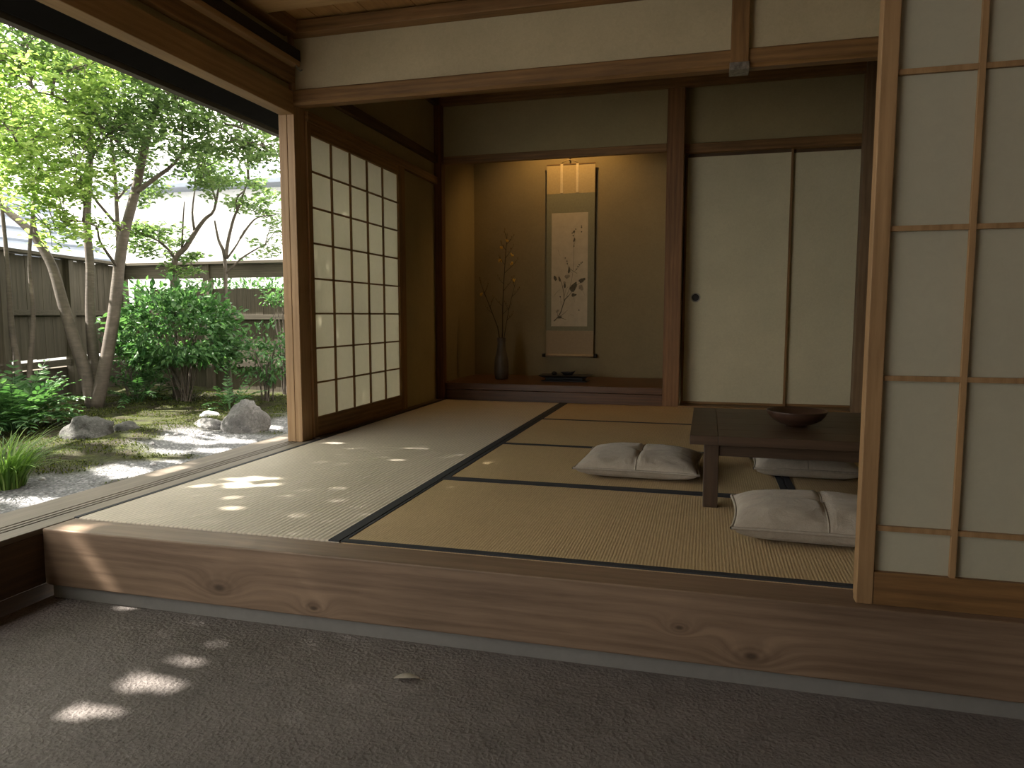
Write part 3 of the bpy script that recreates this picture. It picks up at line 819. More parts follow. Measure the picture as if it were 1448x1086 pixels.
twig([b0 + Vector((-.006, .004, 0)), (vx - .035, vy + .01, 0.84), (vx - .10, vy + .02, 1.0), (vx - .15, vy + .02, 1.12), (vx - .19, vy + .02, 1.22)], [.005, .0045, .004, .003, .0018],
     [(.45, (-1, 0, .4), .07), (.55, (.5, 0, .9), .07), (.7, (-.7, 0, .9), .06), (.82, (.6, 0, .8), .05), (.95, (-.6, 0, 1), .05)],
     'twig leaning to the left in the alcove vase', 2, [(vx - .192, vy + .02, 1.135)])
twig([b0 + Vector((.007, .006, 0)), (vx + .035, vy + .02, 0.85), (vx + .06, vy + .03, 1.0), (vx + .10, vy + .03, 1.16), (vx + .13, vy + .03, 1.27)], [.0035, .003, .0025, .002, .0012],
     [(.35, (1, 0, .5), .07), (.5, (-.8, 0, .7), .05), (.68, (1, 0, .6), .08), (.85, (-.5, 0, 1), .05)],
     'thin short twig leaning to the right in the alcove vase', 3, [])

# --- tray with two small pieces on the alcove floor
tr = empty('tray', (-1.17, 6.10, 0.386), 'low black stand tray with flared rim on the alcove floor', 'tray')
def frus(a, b_, w0, d0, w1, d1, z0, z1):
    vs = [(-w0, -d0, z0), (w0, -d0, z0), (w0, d0, z0), (-w0, d0, z0), (-w1, -d1, z1), (w1, -d1, z1), (w1, d1, z1), (-w1, d1, z1)]
    return MB().add(vs, [(0, 3, 2, 1), (4, 5, 6, 7), (0, 1, 5, 4), (1, 2, 6, 5), (2, 3, 7, 6), (3, 0, 4, 7)])
frus(0, 0, .205, .085, .19, .08, 0.0, 0.008).build('foot', M['black'], tr, 0.002)
frus(0, 0, .165, .07, .165, .075, 0.008, 0.03).build('body', M['black'], tr, 0.003)
mb = frus(0, 0, .17, .08, .225, .115, 0.03, 0.050)
mb.v[4:8] = [(-.225, -.115, .052), (.225, -.115, .052), (.225, .115, .052), (-.225, .115, .052)]
mb.build('top', plain('tray_top', (0.02, 0.018, 0.016), 0.4), tr, 0.002)
ds = MB()
n_ = 24; vs = []; fs = []
rings = [(0.55, 0.0), (0.62, 0.004), (1.0, 0.024), (1.02, 0.027), (0.97, 0.027), (0.55, 0.009)]
for r, z in rings:
    for k in range(n_):
        a = 2 * PI * k / n_; vs.append((0.066 * r * math.cos(a), 0.036 * r * math.sin(a), z + 0.012 * max(0, math.cos(a)) ** 3 * (z > 0.01)))
for i in range(len(rings) - 1):
    for k in range(n_): fs.append((i * n_ + k, i * n_ + (k + 1) % n_, (i + 1) * n_ + (k + 1) % n_, (i + 1) * n_ + k))
fs += [tuple(reversed(range(n_))), tuple(range(5 * n_, 6 * n_))]
o = ds.add(vs, fs, True).build('dish', M['iron']); o.location = (-1.145, 6.08, 0.4385)
tag(o, 'small dark boat-shaped dish on the black tray', 'dish')
o = MB().lathe([(0.012, 0), (0.020, 0.004), (0.024, 0.014), (0.020, 0.025), (0.008, 0.031), (0.002, 0.033)], (0, 0, 0), 20).build('incense_box', M['iron'])
o.location = (-1.262, 6.06, 0.4385); tag(o, 'tiny round black lidded box at the left end of the tray', 'box')

# --- fallen leaf on the entry floor
lv = []; nL = 11
for i in range(nL):
    t_ = i / (nL - 1); w = 0.0125 * math.sin(PI * t_ ** 0.85) + 0.0005
    for s_ in (-1, 0, 1):
        lv.append((-0.035 + 0.07 * t_, s_ * w, 0.006 + 0.004 * s_ * s_ + 0.006 * math.sin(PI * t_)))
lf = []
for i in range(nL - 1):
    for s_ in (0, 1): lf.append((3 * i + s_, 3 * i + s_ + 1, 3 * i + s_ + 4, 3 * i + s_ + 3))
o = MB().add(lv, lf, True).build('fallen_leaf', plain('dry_leaf', (0.42, 0.38, 0.33), 0.7, 0.15, 60)); o.location = (-0.735, 1.665, -0.0045); o.rotation_euler = (0, 0, 0.22)
sd = o.modifiers.new('thick', 'SOLIDIFY'); sd.thickness = 0.001
tag(o, 'pale dry leaf lying on the dark entry floor', 'leaf')
MB().tube([(0.034, 0, 0.007), (0.045, 0.002, 0.006)], 0.0011, 5).build('stalk', plain('leaf_stalk', (0.3, 0.26, 0.2)), o)

# ================================================================== THE GARDEN
def nz(x, y, s, o=0.0): return noise.noise((x * s + o, y * s - o, o * 0.37))
def mossy(x, y):
    e = -3.72 - 0.42 * min(1, max(0, (y - 3.5) / 0.8)) + 0.22 * math.sin(y * 1.7 + 0.4) + 0.22 * nz(x, y, 2.2, 5) + 0.10 * nz(x, y, 6, 2)
    if y > 4.9: e += min(0.5, (y - 4.9) * 0.9)
    v = 1 / (1 + math.exp(min(60, max(-60, (x - e) / 0.045))))
    p = nz(x, y, 1.9, 11)
    v = max(v, 1 / (1 + math.exp(min(60, max(-60, -(p - 0.42) / 0.03)))))
    return v
def gz(x, y):
    """height of the garden ground"""
    b_ = 1 / (1 + math.exp((x + 3.85) / 0.16))
    return -0.015 + b_ * (0.045 + 0.05 * nz(x, y, 1.1, 3) + 0.015 * nz(x, y, 5, 1)) + 0.006 * nz(x, y, 9, 7)

xs = np.arange(-13, -2.38, 0.06); ysg = np.arange(-3, 12.5, 0.07)
V = np.array([(x, y, gz(x, y)) for y in ysg for x in xs]); nx_ = len(xs); ny_ = len(ysg)
ii = np.arange(nx_ - 1)[None, :] + np.arange(ny_ - 1)[:, None] * nx_
F = np.stack([ii, ii + 1, ii + nx_ + 1, ii + nx_], -1).reshape(-1, 4)
m, nt, b = new_mat('garden_ground')
v = coords(nt)
at = nt.nodes.new('ShaderNodeAttribute'); at.attribute_name = 'moss'
vo = N(nt, 'ShaderNodeTexVoronoi', Scale=75.0); nt.links.new(v, vo.inputs['Vector'])
g = ramp(nt, noise_n(nt, vo.outputs['Position'], 60, 1), [(0.3, (0.075, 0.077, 0.085)), (0.5, (0.18, 0.182, 0.195)), (0.7, (0.34, 0.34, 0.355))])
g = mix(nt, ramp(nt, vo.outputs['Distance'], [(0.35, 0.0), (0.6, 0.5)]), g, (0.08, 0.08, 0.08))
mo = ramp(nt, noise_n(nt, v, 16, 6, 0.7), [(0.32, (0.010, 0.010, 0.005)), (0.5, (0.028, 0.033, 0.008)), (0.7, (0.065, 0.075, 0.013))])
nb_ = noise_n(nt, v, 4, 4)
mo = mix(nt, ramp(nt, nb_, [(0.45, 0.0), (0.6, 0.8)]), mo, (0.024, 0.018, 0.012))
nt.links.new(mix(nt, at.outputs['Fac'], g, mo), b.inputs['Base Color'])
b.inputs['Roughness'].default_value = 0.9; b.inputs['Specular IOR Level'].default_value = 0.2
bump(nt, b, math_n(nt, 'ADD', math_n(nt, 'MULTIPLY', vo.outputs['Distance'], -1.0), noise_n(nt, v, 50, 4)), 0.7, 0.015)
go = np_mesh('ground', V, F, m, smooth=True)
a_ = go.data.attributes.new('moss', 'FLOAT', 'POINT')
a_.data.foreach_set('value', np.array([mossy(p[0], p[1]) for p in V], dtype=np.float32))
struct(go, 'garden ground of grey gravel and moss')

# ---- leaves
def leaf_mesh(Pc, D, Nn, L, Wd, fold=0.15):
    """Pc n x 3 leaf bases-centres, D directions, Nn normals, L lengths, Wd widths -> V, F (two quads a leaf)"""
    n = len(Pc)
    D = D / np.linalg.norm(D, axis=1)[:, None]
    S = np.cross(D, Nn); S /= np.linalg.norm(S, axis=1)[:, None] + 1e-9
    Nn = np.cross(S, D)
    L = np.broadcast_to(L, (n,))[:, None]; Wd = np.broadcast_to(Wd, (n,))[:, None]
    base = Pc - D * L * 0.5; tip = Pc + D * L * 0.5 - Nn * L * 0.08
    up = Nn * Wd * fold
    a1 = base + D * L * 0.30; a2 = base + D * L * 0.66
    V = np.stack([base, a1 + S * Wd * 0.46 + up, a2 + S * Wd * 0.38 + up, tip, a2 - S * Wd * 0.38 + up, a1 - S * Wd * 0.46 + up], 1).reshape(-1, 3)
    o = np.arange(n)[:, None] * 6
    F = np.concatenate([o + np.array([0, 1, 2, 3]), o + np.array([0, 3, 4, 5])], 1).reshape(-1, 4)
    return V, F

def rand_dirs(n, tilt):
    a = rng.uniform(0, 2 * PI, n)
    D = np.stack([np.cos(a), np.sin(a), rng.normal(-0.15, 0.35, n)], 1)
    Nn = np.stack([rng.normal(0, tilt, n), rng.normal(0, tilt, n), np.ones(n)], 1)
    return D, Nn

SD = np.array(SUNDIR, float); SD /= np.linalg.norm(SD)
def hit(Pc, z):
    t = (Pc[:, 2] - z) / -SD[2]
    return Pc[:, :2] + SD[None, :2] * t[:, None]
# where sun flecks fall: (x, y, rx, ry) on the mats, and on the entry floor
FLECK_MAT = [(-1.925, 2.665, .085, .040), (-1.875, 2.555, .085, .030), (-1.795, 2.70, .035, .025), (-1.745, 2.60, .035, .020), (-1.965, 3.55, .055, .030), (-1.83, 3.56, .020, .015),
             (-1.67, 2.23, .045, .025), (-2.015, 1.88, .055, .055), (-2.00, 2.50, .03, .015), (-2.39, 2.75, .035, .16), (-2.40, 3.6, .04, .2)]
FLECK_FLOOR = [(-1.42, 1.335, .050, .016), (-1.365, 1.485, .068, .036), (-1.36, 1.60, .05, .016), (-1.345, 1.715, .03, .012)]
def in_fleck(xy, flecks, pad=0.0):
    k = np.zeros(len(xy), bool)
    for x, y, rx, ry in flecks:
        k |= ((xy[:, 0] - x) / (rx + pad)) ** 2 + ((xy[:, 1] - y) / (ry + pad)) ** 2 < 1
    return k
# sun patches on the gravel: centre and two half axes each
FLECK_GRAVEL = [(-3.505, 3.587, 0.177, 0.048, 0.14, -0.146), (-3.32, 2.904, 0.231, 0.063, 0.088, -0.079), (-3.437, 3.899, 0.135, 0.036, 0.082, -0.095), (-3.704, 4.105, 0.228, 0.062, 0.094, -0.105),
                (-4.09, 4.196, 0.197, 0.053, 0.086, -0.09), (-3.78, 4.552, 0.176, 0.048, 0.084, -0.102), (-3.483, 4.697, 0.157, 0.042, 0.059, -0.08), (-4.143, 3.856, 0.102, 0.028, 0.082, -0.078),
                (-3.247, 2.684, 0.1, 0.027, 0.058, -0.049), (-3.406, 4.352, 0.147, 0.04, 0.071, -0.092), (-3.585, 5.363, 0.082, 0.022, 0.09, -0.135), (-4.042, 4.45, 0.154, 0.042, 0.067, -0.075)]
def gravel_lit(xy):
    k = np.zeros(len(xy), bool)
    wob = np.array([1 + .55 * noise.noise((x * 9, y * 9, 1.7)) for x, y in xy])
    for cx, cy, ax, ay, bx_, by_ in FLECK_GRAVEL:
        det = ax * by_ - ay * bx_
        dx, dy = xy[:, 0] - cx, xy[:, 1] - cy
        p = (dx * by_ - dy * bx_) / det; q = (ax * dy - ay * dx) / det
        k |= p * p + q * q < 1.25 * wob
    return k
def keep_flecks(Pc):
    """drop the leaves that would shade a fleck of sun"""
    hm = hit(Pc, 0.24); hf = hit(Pc, 0.0)
    k = in_fleck(hm, FLECK_MAT, .018) | (in_fleck(hf, FLECK_FLOOR, .018) & (hf[:, 1] < 1.86))
    k |= gravel_lit(hf)
    return ~k

def blob(c, r, dens=5200, flat=0.75):
    n = max(30, int(1.7 * dens * r * r)); nc = max(4, n // 22)
    q = rng.normal(size=(nc, 3)); q /= np.linalg.norm(q, axis=1)[:, None]
    q *= (rng.uniform(0.15, 1, nc) ** 0.45)[:, None] * r
    q[:, 2] *= flat
    cl = np.array(c) + q
    i = rng.integers(0, nc, n)
    return cl[i] + rng.normal(size=(n, 3)) * np.array([0.065, 0.065, 0.03]), cl

def twigs(mb, pts, clusters, every=3):
    """thin twigs from the nearest limb point out to leaf clusters"""
    pts = np.array(pts)
    for c in clusters[::every]:
        d = np.linalg.norm(pts - c, axis=1) + 0.6 * np.maximum(0, pts[:, 2] - c[2])
        p = Vector(pts[d.argmin()]); e = Vector(c)
        mid = p.lerp(e, 0.5) + Vector((0, 0, 0.06))
        mb.tube([p, mid, e], [0.005, 0.004, 0.002], 5, False)

def foliage(name, Pc, m, parent, size, tilt=0.5, asp=0.58, jit=0.25):
    Pc = Pc[keep_flecks(Pc)]
    D, Nn = rand_dirs(len(Pc), tilt)
    L = size * rng.uniform(1 - jit, 1 + jit, len(Pc))
    V, F = leaf_mesh(Pc, D, Nn, L, L * asp)
    return np_mesh(name, V, F, m, parent)

def limb(mb, pts, r0, r1, n=9):
    k = len(pts)
    # smooth the polyline
    q = []
    for i in range(k - 1):
        a = Vector(pts[max(i - 1, 0)]); b_ = Vector(pts[i]); c = Vector(pts[i + 1]); d = Vector(pts[min(i + 2, k - 1)])
        for t in (0, 0.33, 0.67):
            q.append(0.5 * ((2 * b_) + (c - a) * t + (2 * a - 5 * b_ + 4 * c - d) * t * t + (3 * b_ - a - 3 * c + d) * t ** 3))
    q.append(Vector(pts[-1]))
    mb.tube(q, [r0 + (r1 - r0) * i / (len(q) - 1) for i in range(len(q))], n)
    return [tuple(p) for p in q]

def tree(label, limbs, blobs, size=0.056, every=4, group=None, tilt=0.5):
    base = limbs[0][0][0]
    root = None
    pts = []
    mains = []
    for i, (pl, r0, r1) in enumerate(limbs):
        mb = MB(); q = limb(mb, pl, r0, r1); pts += q[3:]; mains.append((mb, i))
    trunk = MB()
    for mb, _ in mains: trunk.add(mb.v, mb.f, True)
    cl_all = []; fol = {}
    for c, r, mk, dens in blobs:
        Pc, cl = blob(c, r, dens); cl_all.append(cl); fol.setdefault(mk, []).append(Pc)
    tw = MB()
    for c, r, mk, dens in blobs:                       # a limb reaches into every part of the crown
        A = np.array(pts); d = np.linalg.norm(A - np.array(c), axis=1) + 1.2 * np.maximum(0, A[:, 2] - c[2] + .25)
        p = Vector(pts[d.argmin()]); e = Vector(c) + Vector((0, 0, r * .2)); L_ = (e - p).length
        if L_ > .25:
            m1 = p.lerp(e, .35) + Vector((rng.uniform(-.06, .06), rng.uniform(-.06, .06), .10 * L_)); m2 = p.lerp(e, .7) + Vector((rng.uniform(-.08, .08), rng.uniform(-.08, .08), .10 * L_))
            pts += limb(trunk, [p, m1, m2, e], .012 + .004 * L_, .005, 6)[1:]
    for cl in cl_all: twigs(tw, pts, cl, every)
    trunk.add(tw.v, tw.f, True)
    o = trunk.build('tree', M['bark']); tag(o, label, 'tree', group)
    for mk, L in fol.items():
        foliage('foliage', np.concatenate(L), M[mk], o, size, tilt)
    return o

g0 = gz(-5.84, 5.75)
t1 = [(-5.86, 5.75, g0 - 0.03), (-5.96, 5.76, .43), (-6.06, 5.76, .71), (-6.17, 5.76, 1.06), (-6.28, 5.77, 1.41), (-6.40, 5.76, 1.63), (-6.52, 5.74, 1.80), (-6.80, 5.69, 2.05), (-7.08, 5.65, 2.39)]
t1b = [(-6.42, 5.75, 1.66), (-6.48, 5.76, 1.9), (-6.48, 5.79, 2.25), (-6.55, 5.82, 2.67)]
t2 = [(-5.93, 5.86, g0 - 0.03), (-6.05, 5.97, .50), (-6.12, 6.03, .99), (-6.13, 6.07, 1.43), (-6.17, 6.10, 1.88), (-6.16, 6.16, 2.44), (-6.16, 6.21, 2.95), (-6.23, 6.25, 3.52)]
t3 = [(-5.84, 5.75, g0 - 0.03), (-5.76, 5.81, .43), (-5.69, 5.88, .92), (-5.65, 5.94, 1.41), (-5.60, 5.98, 1.76), (-5.52, 6.05, 2.14), (-5.44, 6.11, 2.56), (-5.35, 6.17, 2.95), (-5.30, 6.20, 3.16), (-5.22, 6.25, 3.42), (-5.15, 6.31, 3.79)]
t3b = [(-5.49, 6.05, 2.17), (-5.32, 6.12, 2.31), (-5.15, 6.17, 2.44), (-5.02, 6.23, 2.63), (-4.85, 6.3, 2.75)]
t3c = [(-5.32, 6.19, 3.09), (-5.33, 6.22, 3.37), (-5.45, 6.21, 3.65)]
t3d = [(-5.70, 6.0, 1.55), (-5.80, 6.11, 1.99), (-5.83, 6.14, 2.35), (-5.89, 6.17, 2.85), (-5.97, 6.20, 3.35), (-6.09, 6.20, 3.7)]
tree('tall garden tree whose trunks fork from one base behind the round rock',
     [(t1, .066, .028), (t1b, .024, .010), (t2, .060, .020), (t3, .068, .018), (t3b, .026, .007), (t3c, .016, .006), (t3d, .024, .008)],
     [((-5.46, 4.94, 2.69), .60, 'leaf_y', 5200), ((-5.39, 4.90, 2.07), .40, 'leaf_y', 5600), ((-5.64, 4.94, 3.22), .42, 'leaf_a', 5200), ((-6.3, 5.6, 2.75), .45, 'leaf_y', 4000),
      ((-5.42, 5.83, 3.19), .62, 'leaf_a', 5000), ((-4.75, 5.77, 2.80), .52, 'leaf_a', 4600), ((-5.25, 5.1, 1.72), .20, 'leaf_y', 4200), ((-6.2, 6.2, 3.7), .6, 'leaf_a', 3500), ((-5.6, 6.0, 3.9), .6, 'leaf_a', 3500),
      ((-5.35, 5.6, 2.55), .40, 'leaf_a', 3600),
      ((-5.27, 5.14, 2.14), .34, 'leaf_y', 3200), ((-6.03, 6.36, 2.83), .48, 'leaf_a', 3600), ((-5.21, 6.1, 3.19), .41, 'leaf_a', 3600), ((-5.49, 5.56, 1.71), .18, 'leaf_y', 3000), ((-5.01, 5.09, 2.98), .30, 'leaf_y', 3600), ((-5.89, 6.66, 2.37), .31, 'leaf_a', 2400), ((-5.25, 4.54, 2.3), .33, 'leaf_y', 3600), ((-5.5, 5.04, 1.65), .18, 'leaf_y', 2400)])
tree('small leaning tree behind the round green shrub by the fence gap',
     [([(-5.70, 6.72, gz(-5.7, 6.7) - .03), (-5.72, 6.76, .76), (-5.75, 6.83, 1.51), (-5.63, 6.88, 1.7), (-5.51, 6.93, 1.9), (-5.42, 6.96, 2.02), (-5.33, 7.0, 2.12), (-5.28, 7.04, 2.41)], .042, .010),
      ([(-5.53, 6.92, 1.87), (-5.56, 6.93, 2.09), (-5.54, 6.97, 2.37)], .016, .006), ([(-5.66, 6.86, 1.66), (-5.66, 6.89, 1.94), (-5.65, 6.92, 2.21)], .015, .005)],
     [((-5.13, 6.56, 2.43), .34, 'leaf_a', 3600), ((-5.91, 6.80, 1.74), .34, 'leaf_a', 3600), ((-5.94, 6.5, 1.85), .2, 'leaf_a', 3600), ((-5.45, 7.0, 2.6), .3, 'leaf_a', 3000), ((-5.6, 6.9, 1.5), .25, 'leaf_a', 2600)], 0.060)
tree('slim pale forked tree before the back fence near the corner post',
     [([(-5.12, 6.88, gz(-5.1, 6.9) - .03), (-5.17, 6.92, .92), (-5.20, 6.98, 1.58), (-5.27, 6.98, 1.78), (-5.32, 6.99, 2.0)], .030, .009),
      ([(-5.19, 6.98, 1.58), (-5.17, 7.01, 1.78), (-5.12, 7.05, 2.02), (-5.06, 7.08, 2.17), (-4.95, 7.1, 2.45)], .022, .008), ([(-5.18, 6.99, 1.58), (-5.07, 7.03, 1.74), (-5.0, 7.07, 1.9)], .013, .005)],
     [((-4.57, 6.22, 2.71), .46, 'leaf_a', 4400), ((-5.0, 7.1, 2.33), .34, 'leaf_a', 3200), ((-4.2, 6.31, 2.53), .28, 'leaf_a', 3600), ((-4.66, 7.17, 2.02), .22, 'leaf_a', 2600), ((-4.77, 7.11, 1.70), .16, 'leaf_a', 2600)], 0.060)
tree('thin sapling at the left edge before the board fence',
     [([(-6.44, 5.46, gz(-6.4, 5.5) - .03), (-6.46, 5.48, .41), (-6.53, 5.5, .79), (-6.58, 5.54, 1.27), (-6.61, 5.56, 1.61), (-6.66, 5.58, 2.2)], .036, .015)],
     [((-6.65, 5.5, 2.3), .25, 'leaf_y', 3000)], 0.06)
tree('thin sapling between the edge sapling and the forked trunks',
     [([(-6.36, 5.50, gz(-6.4, 5.5) - .03), (-6.36, 5.51, .39), (-6.34, 5.57, .92), (-6.38, 5.60, 1.4), (-6.38, 5.63, 1.71), (-6.33, 5.68, 2.2)], .028, .012)],
     [((-6.33, 5.65, 2.35), .22, 'leaf_y', 3000)], 0.06)

# ---- unseen tree added to shade the house; its leaves are placed around the flecks
trunk = MB()
lp = limb(trunk, [(-6.2, 1.75, gz(-6.2, 1.75) - .03), (-6.15, 1.8, 0.8), (-6.0, 1.85, 1.6), (-5.75, 1.9, 2.4), (-5.5, 2.0, 3.2), (-5.2, 2.1, 3.9)], .11, .03)
for e in ((-4.9, 0.9, 3.6), (-4.6, 3.3, 3.7), (-5.6, 3.6, 4.2), (-4.2, 2.0, 3.5), (-5.9, 0.4, 4.2)):
    limb(trunk, [(-5.75, 1.9, 2.4), (-5.4 + (e[0] + 5.4) * .5, 1.95 + (e[1] - 1.95) * .5, 3.0), e], .04, .008)
shade = trunk.build('tree', M['bark']); tag(shade, 'added shade tree out of view, crown shaped around the sun flecks', 'tree')
def cells(x0, x1, y0, y1, st):
    X, Y = np.meshgrid(np.arange(x0, x1, st), np.arange(y0, y1, st)); return np.stack([X.ravel(), Y.ravel()], 1)
st = 0.027
fill = []  # leaf positions chosen to block the sun outside the flecks
for z, area, lit in ((0.24, cells(-2.46, -0.42, 1.84, 5.5, st), lambda c: in_fleck(c, FLECK_MAT)),
                     (0.0, cells(-2.15, -0.35, -0.6, 1.86, st), lambda c: in_fleck(c, FLECK_FLOOR)),
                     (0.0, cells(-4.4, -2.45, 1.2, 4.7, st), gravel_lit)):
    c = area[~lit(area)]
    c = c[rng.permutation(len(c))]
    key = {tuple(k): False for k in np.round(c / st).astype(int)}
    for p in c:
        kk = tuple(np.round(p / st).astype(int))
        if key[kk]: continue
        for dx in (-1, 0, 1):
            for dy in (-1, 0, 1):
                if abs(dx) + abs(dy) < 2 and (kk[0] + dx, kk[1] + dy) in key: key[(kk[0] + dx, kk[1] + dy)] = True
        t = rng.uniform(4.6, 6.3)
        fill.append(np.array([p[0], p[1], z]) - SD * t)
fill = np.array(fill)
hm = hit(fill, .24); hf = hit(fill, 0)
bad = (in_fleck(hm, FLECK_MAT, .012) & (hm[:, 1] > 1.78)) | (in_fleck(hf, FLECK_FLOOR, .012) & (hf[:, 1] < 1.86))
fill = fill[~bad]
D, Nn = rand_dirs(len(fill), 0.0)
D = np.cross(rng.normal(size=(len(fill), 3)), SD[None]); Nn = -SD[None] + rng.normal(size=(len(fill), 3)) * 0.25
V, F = leaf_mesh(fill, D, Nn, np.full(len(fill), 0.088), 0.088 * 0.78, 0.05)
np_mesh('foliage', V, F, M['leaf_a'], shade)

# ---- shrubs
def shrub(label, base, c, r, n, size, m, nst, asp=0.5, shell=0.5, cat='shrub', group=None):
    bz = gz(base[0], base[1])
    stem = MB()
    rnd = random.Random(n)
    for k in range(nst):
        a = rnd.uniform(0, 2 * PI); q = rnd.uniform(.3, .95)
        e = Vector((c[0] + math.cos(a) * r[0] * q, c[1] + math.sin(a) * r[1] * q, c[2] + r[2] * rnd.uniform(-.2, .75)))
        s_ = Vector((base[0] + rnd.uniform(-.07, .07), base[1] + rnd.uniform(-.05, .05), bz - .02))
        mid = s_.lerp(e, .5) + Vector((0, 0, .08)); mid.x += (s_.x - mid.x) * .35; mid.y += (s_.y - mid.y) * .35
        stem.tube([s_, mid, e], [.008, .006, .003], 5, False)
    o = stem.build('shrub', M['bark']); tag(o, label, cat, group)
    q = rng.normal(size=(n // 9, 3)); q /= np.linalg.norm(q, axis=1)[:, None]; q *= (rng.uniform(shell, 1, len(q)) ** .6)[:, None]
    q[:, 2] = np.where(q[:, 2] < -.45, q[:, 2] * .6, q[:, 2])
    bump_ = np.array([1 + .22 * noise.noise((p[0] * 2.3 + n, p[1] * 2.3, p[2] * 2.3)) for p in q])
    cl = np.array(c) + q * bump_[:, None] * np.array(r)
    i = rng.integers(0, len(cl), n)
    Pc = cl[i] + rng.normal(size=(n, 3)) * size * np.array([.75, .75, .5])
    D = (Pc - np.array(c)) / np.array(r) + rng.normal(size=(n, 3)) * .55; D[:, 2] -= .15
    Nn = np.stack([rng.normal(0, .5, n), rng.normal(0, .5, n), np.ones(n)], 1) + (Pc - np.array(c)) * .6
    L = size * rng.uniform(.7, 1.25, n)
    k = keep_flecks(Pc)
    V, F = leaf_mesh(Pc[k], D[k], Nn[k], L[k], L[k] * asp)
    np_mesh('foliage', V, F, M[m], o)
    return o
shrub('large round green shrub with oval leaves in front of the fence', (-5.37, 6.46), (-5.47, 6.48, .74), (.74, .55, .58), 4300, .078, 'leaf_s', 17)
shrub('sparse loose shrub at the fence beside the corner post', (-4.55, 6.7), (-4.52, 6.66, .48), (.46, .35, .40), 900, .06, 'leaf_s', 12, .45, .2)
shrub('low dark shrub under the board fence between trunks and round shrub', (-6.3, 6.75), (-6.3, 6.8, .35), (.42, .3, .30), 800, .06, 'leaf_s', 10, .5, .2)
shrub('small leafy tuft hanging over the back fence rail', (-4.75, 7.35), (-4.72, 7.3, 1.15), (.22, .15, .14), 260, .05, 'leaf_s', 8, .5, .2)

shrub('dark hedge growing beyond the back fence, seen through its slot', (-6.2, 8.5), (-6.2, 8.5, 1.05), (1.25, .35, .62), 2600, .07, 'leaf_s', 10, .5, .2)

def fronds(name, label, base, n, L, m, lean, cat, leaflet=.07, group=None, spread=1.0, down=0.9):
    bz = gz(base[0], base[1]); st_ = MB(); P_, D_, N_, L_ = [], [], [], []
    rnd = random.Random(int(n * 13 + base[0] * 100))
    for k in range(n):
        a = rnd.uniform(0, 2 * PI); l = L * rnd.uniform(.65, 1.1); out = rnd.uniform(.25, 1.0) * spread
        p = Vector((base[0] + math.cos(a) * .05, base[1] + math.sin(a) * .05, bz - .01)); pts = [p.copy()]
        el = math.radians(85 - 38 * out); seg = 10
        for s_ in range(seg):
            p = p + Vector((math.cos(a) * math.cos(el), math.sin(a) * math.cos(el), math.sin(el))) * (l / seg); pts.append(p.copy())
            el -= lean * out * down / seg * 2.2
        st_.tube(pts, [.004 - .0028 * i / seg for i in range(seg + 1)], 4, False)
        for i in range(3, seg + 1):
            d = (pts[i] - pts[i - 1]).normalized(); sd_ = Vector((-math.sin(a), math.cos(a), 0)); w_ = math.sin(PI * (i - 1.5) / (seg - .2)) ** .6 if i < seg else .5
            for sg in (-1, 1):
                ll = leaflet * max(.35, w_) * rnd.uniform(.8, 1.2)
                dd = (sd_ * sg * .9 + d * .55 + Vector((0, 0, rnd.uniform(-.25, .15)))).normalized()
                P_.append(pts[i] + dd * ll * .5); D_.append(dd); N_.append(d.cross(sd_) * -1 if True else 0); L_.append(ll)
    o = st_.build(name, M[m]); tag(o, label, cat, group)
    N_ = [(-n_ if n_.z < 0 else n_) + Vector((rnd.uniform(-.3, .3), rnd.uniform(-.3, .3), 0)) for n_ in N_]
    V, F = leaf_mesh(np.array([tuple(p) for p in P_]), np.array([tuple(p) for p in D_]), np.array([tuple(p) for p in N_]), np.array(L_), np.array(L_) * .42)
    np_mesh('foliage', V, F, M[m], o)
    return o
fronds('fern_shrub', 'bushy fern-like shrub with feathery leaves at the left edge', (-5.38, 4.50), 105, .60, 'leaf_f', .95, 'shrub', .085)
fronds('fern', 'little fern at the right foot of the forked trunks', (-5.72, 6.15), 14, .42, 'leaf_f', 1.0, 'fern', .06)
fronds('fern', 'little fern below the left side of the round green shrub', (-5.85, 6.45), 12, .40, 'leaf_f', 1.0, 'fern', .06)
fronds('fern', 'little fern at the fence foot behind the angular rock', (-4.55, 6.1), 12, .38, 'leaf_s', 1.0, 'fern', .06)

# grass clump by the veranda
n = 420; bx, by = -3.80, 3.08; gb = gz(bx, by)
Vb = []; Fb = []
for k in range(n):
    a = rng.uniform(0, 2 * PI); r_ = .11 * math.sqrt(rng.uniform()); p = np.array([bx + r_ * math.cos(a), by + r_ * math.sin(a), gb - .01])
    a2 = a + rng.normal(0, .5); l = rng.uniform(.24, .46); el = math.radians(rng.uniform(62, 88)); wv = rng.uniform(.0035, .006)
    sd_ = np.array([-math.sin(a2), math.cos(a2), 0]); o_ = len(Vb); seg = 6
    for s_ in range(seg + 1):
        ww = wv * (1 - (s_ / seg) ** 2 * .9)
        Vb.append(p - sd_ * ww); Vb.append(p + sd_ * ww)
        p = p + np.array([math.cos(a2) * math.cos(el), math.sin(a2) * math.cos(el), math.sin(el)]) * l / seg; el -= rng.uniform(.12, .34)
    for s_ in range(seg): Fb.append((o_ + 2 * s_, o_ + 2 * s_ + 1, o_ + 2 * s_ + 3, o_ + 2 * s_ + 2))
go2 = np_mesh('grass_clump', np.array(Vb), np.array(Fb), M['leaf_g']); tag(go2, 'clump of long green grass beside the gravel at the left edge', 'grass')

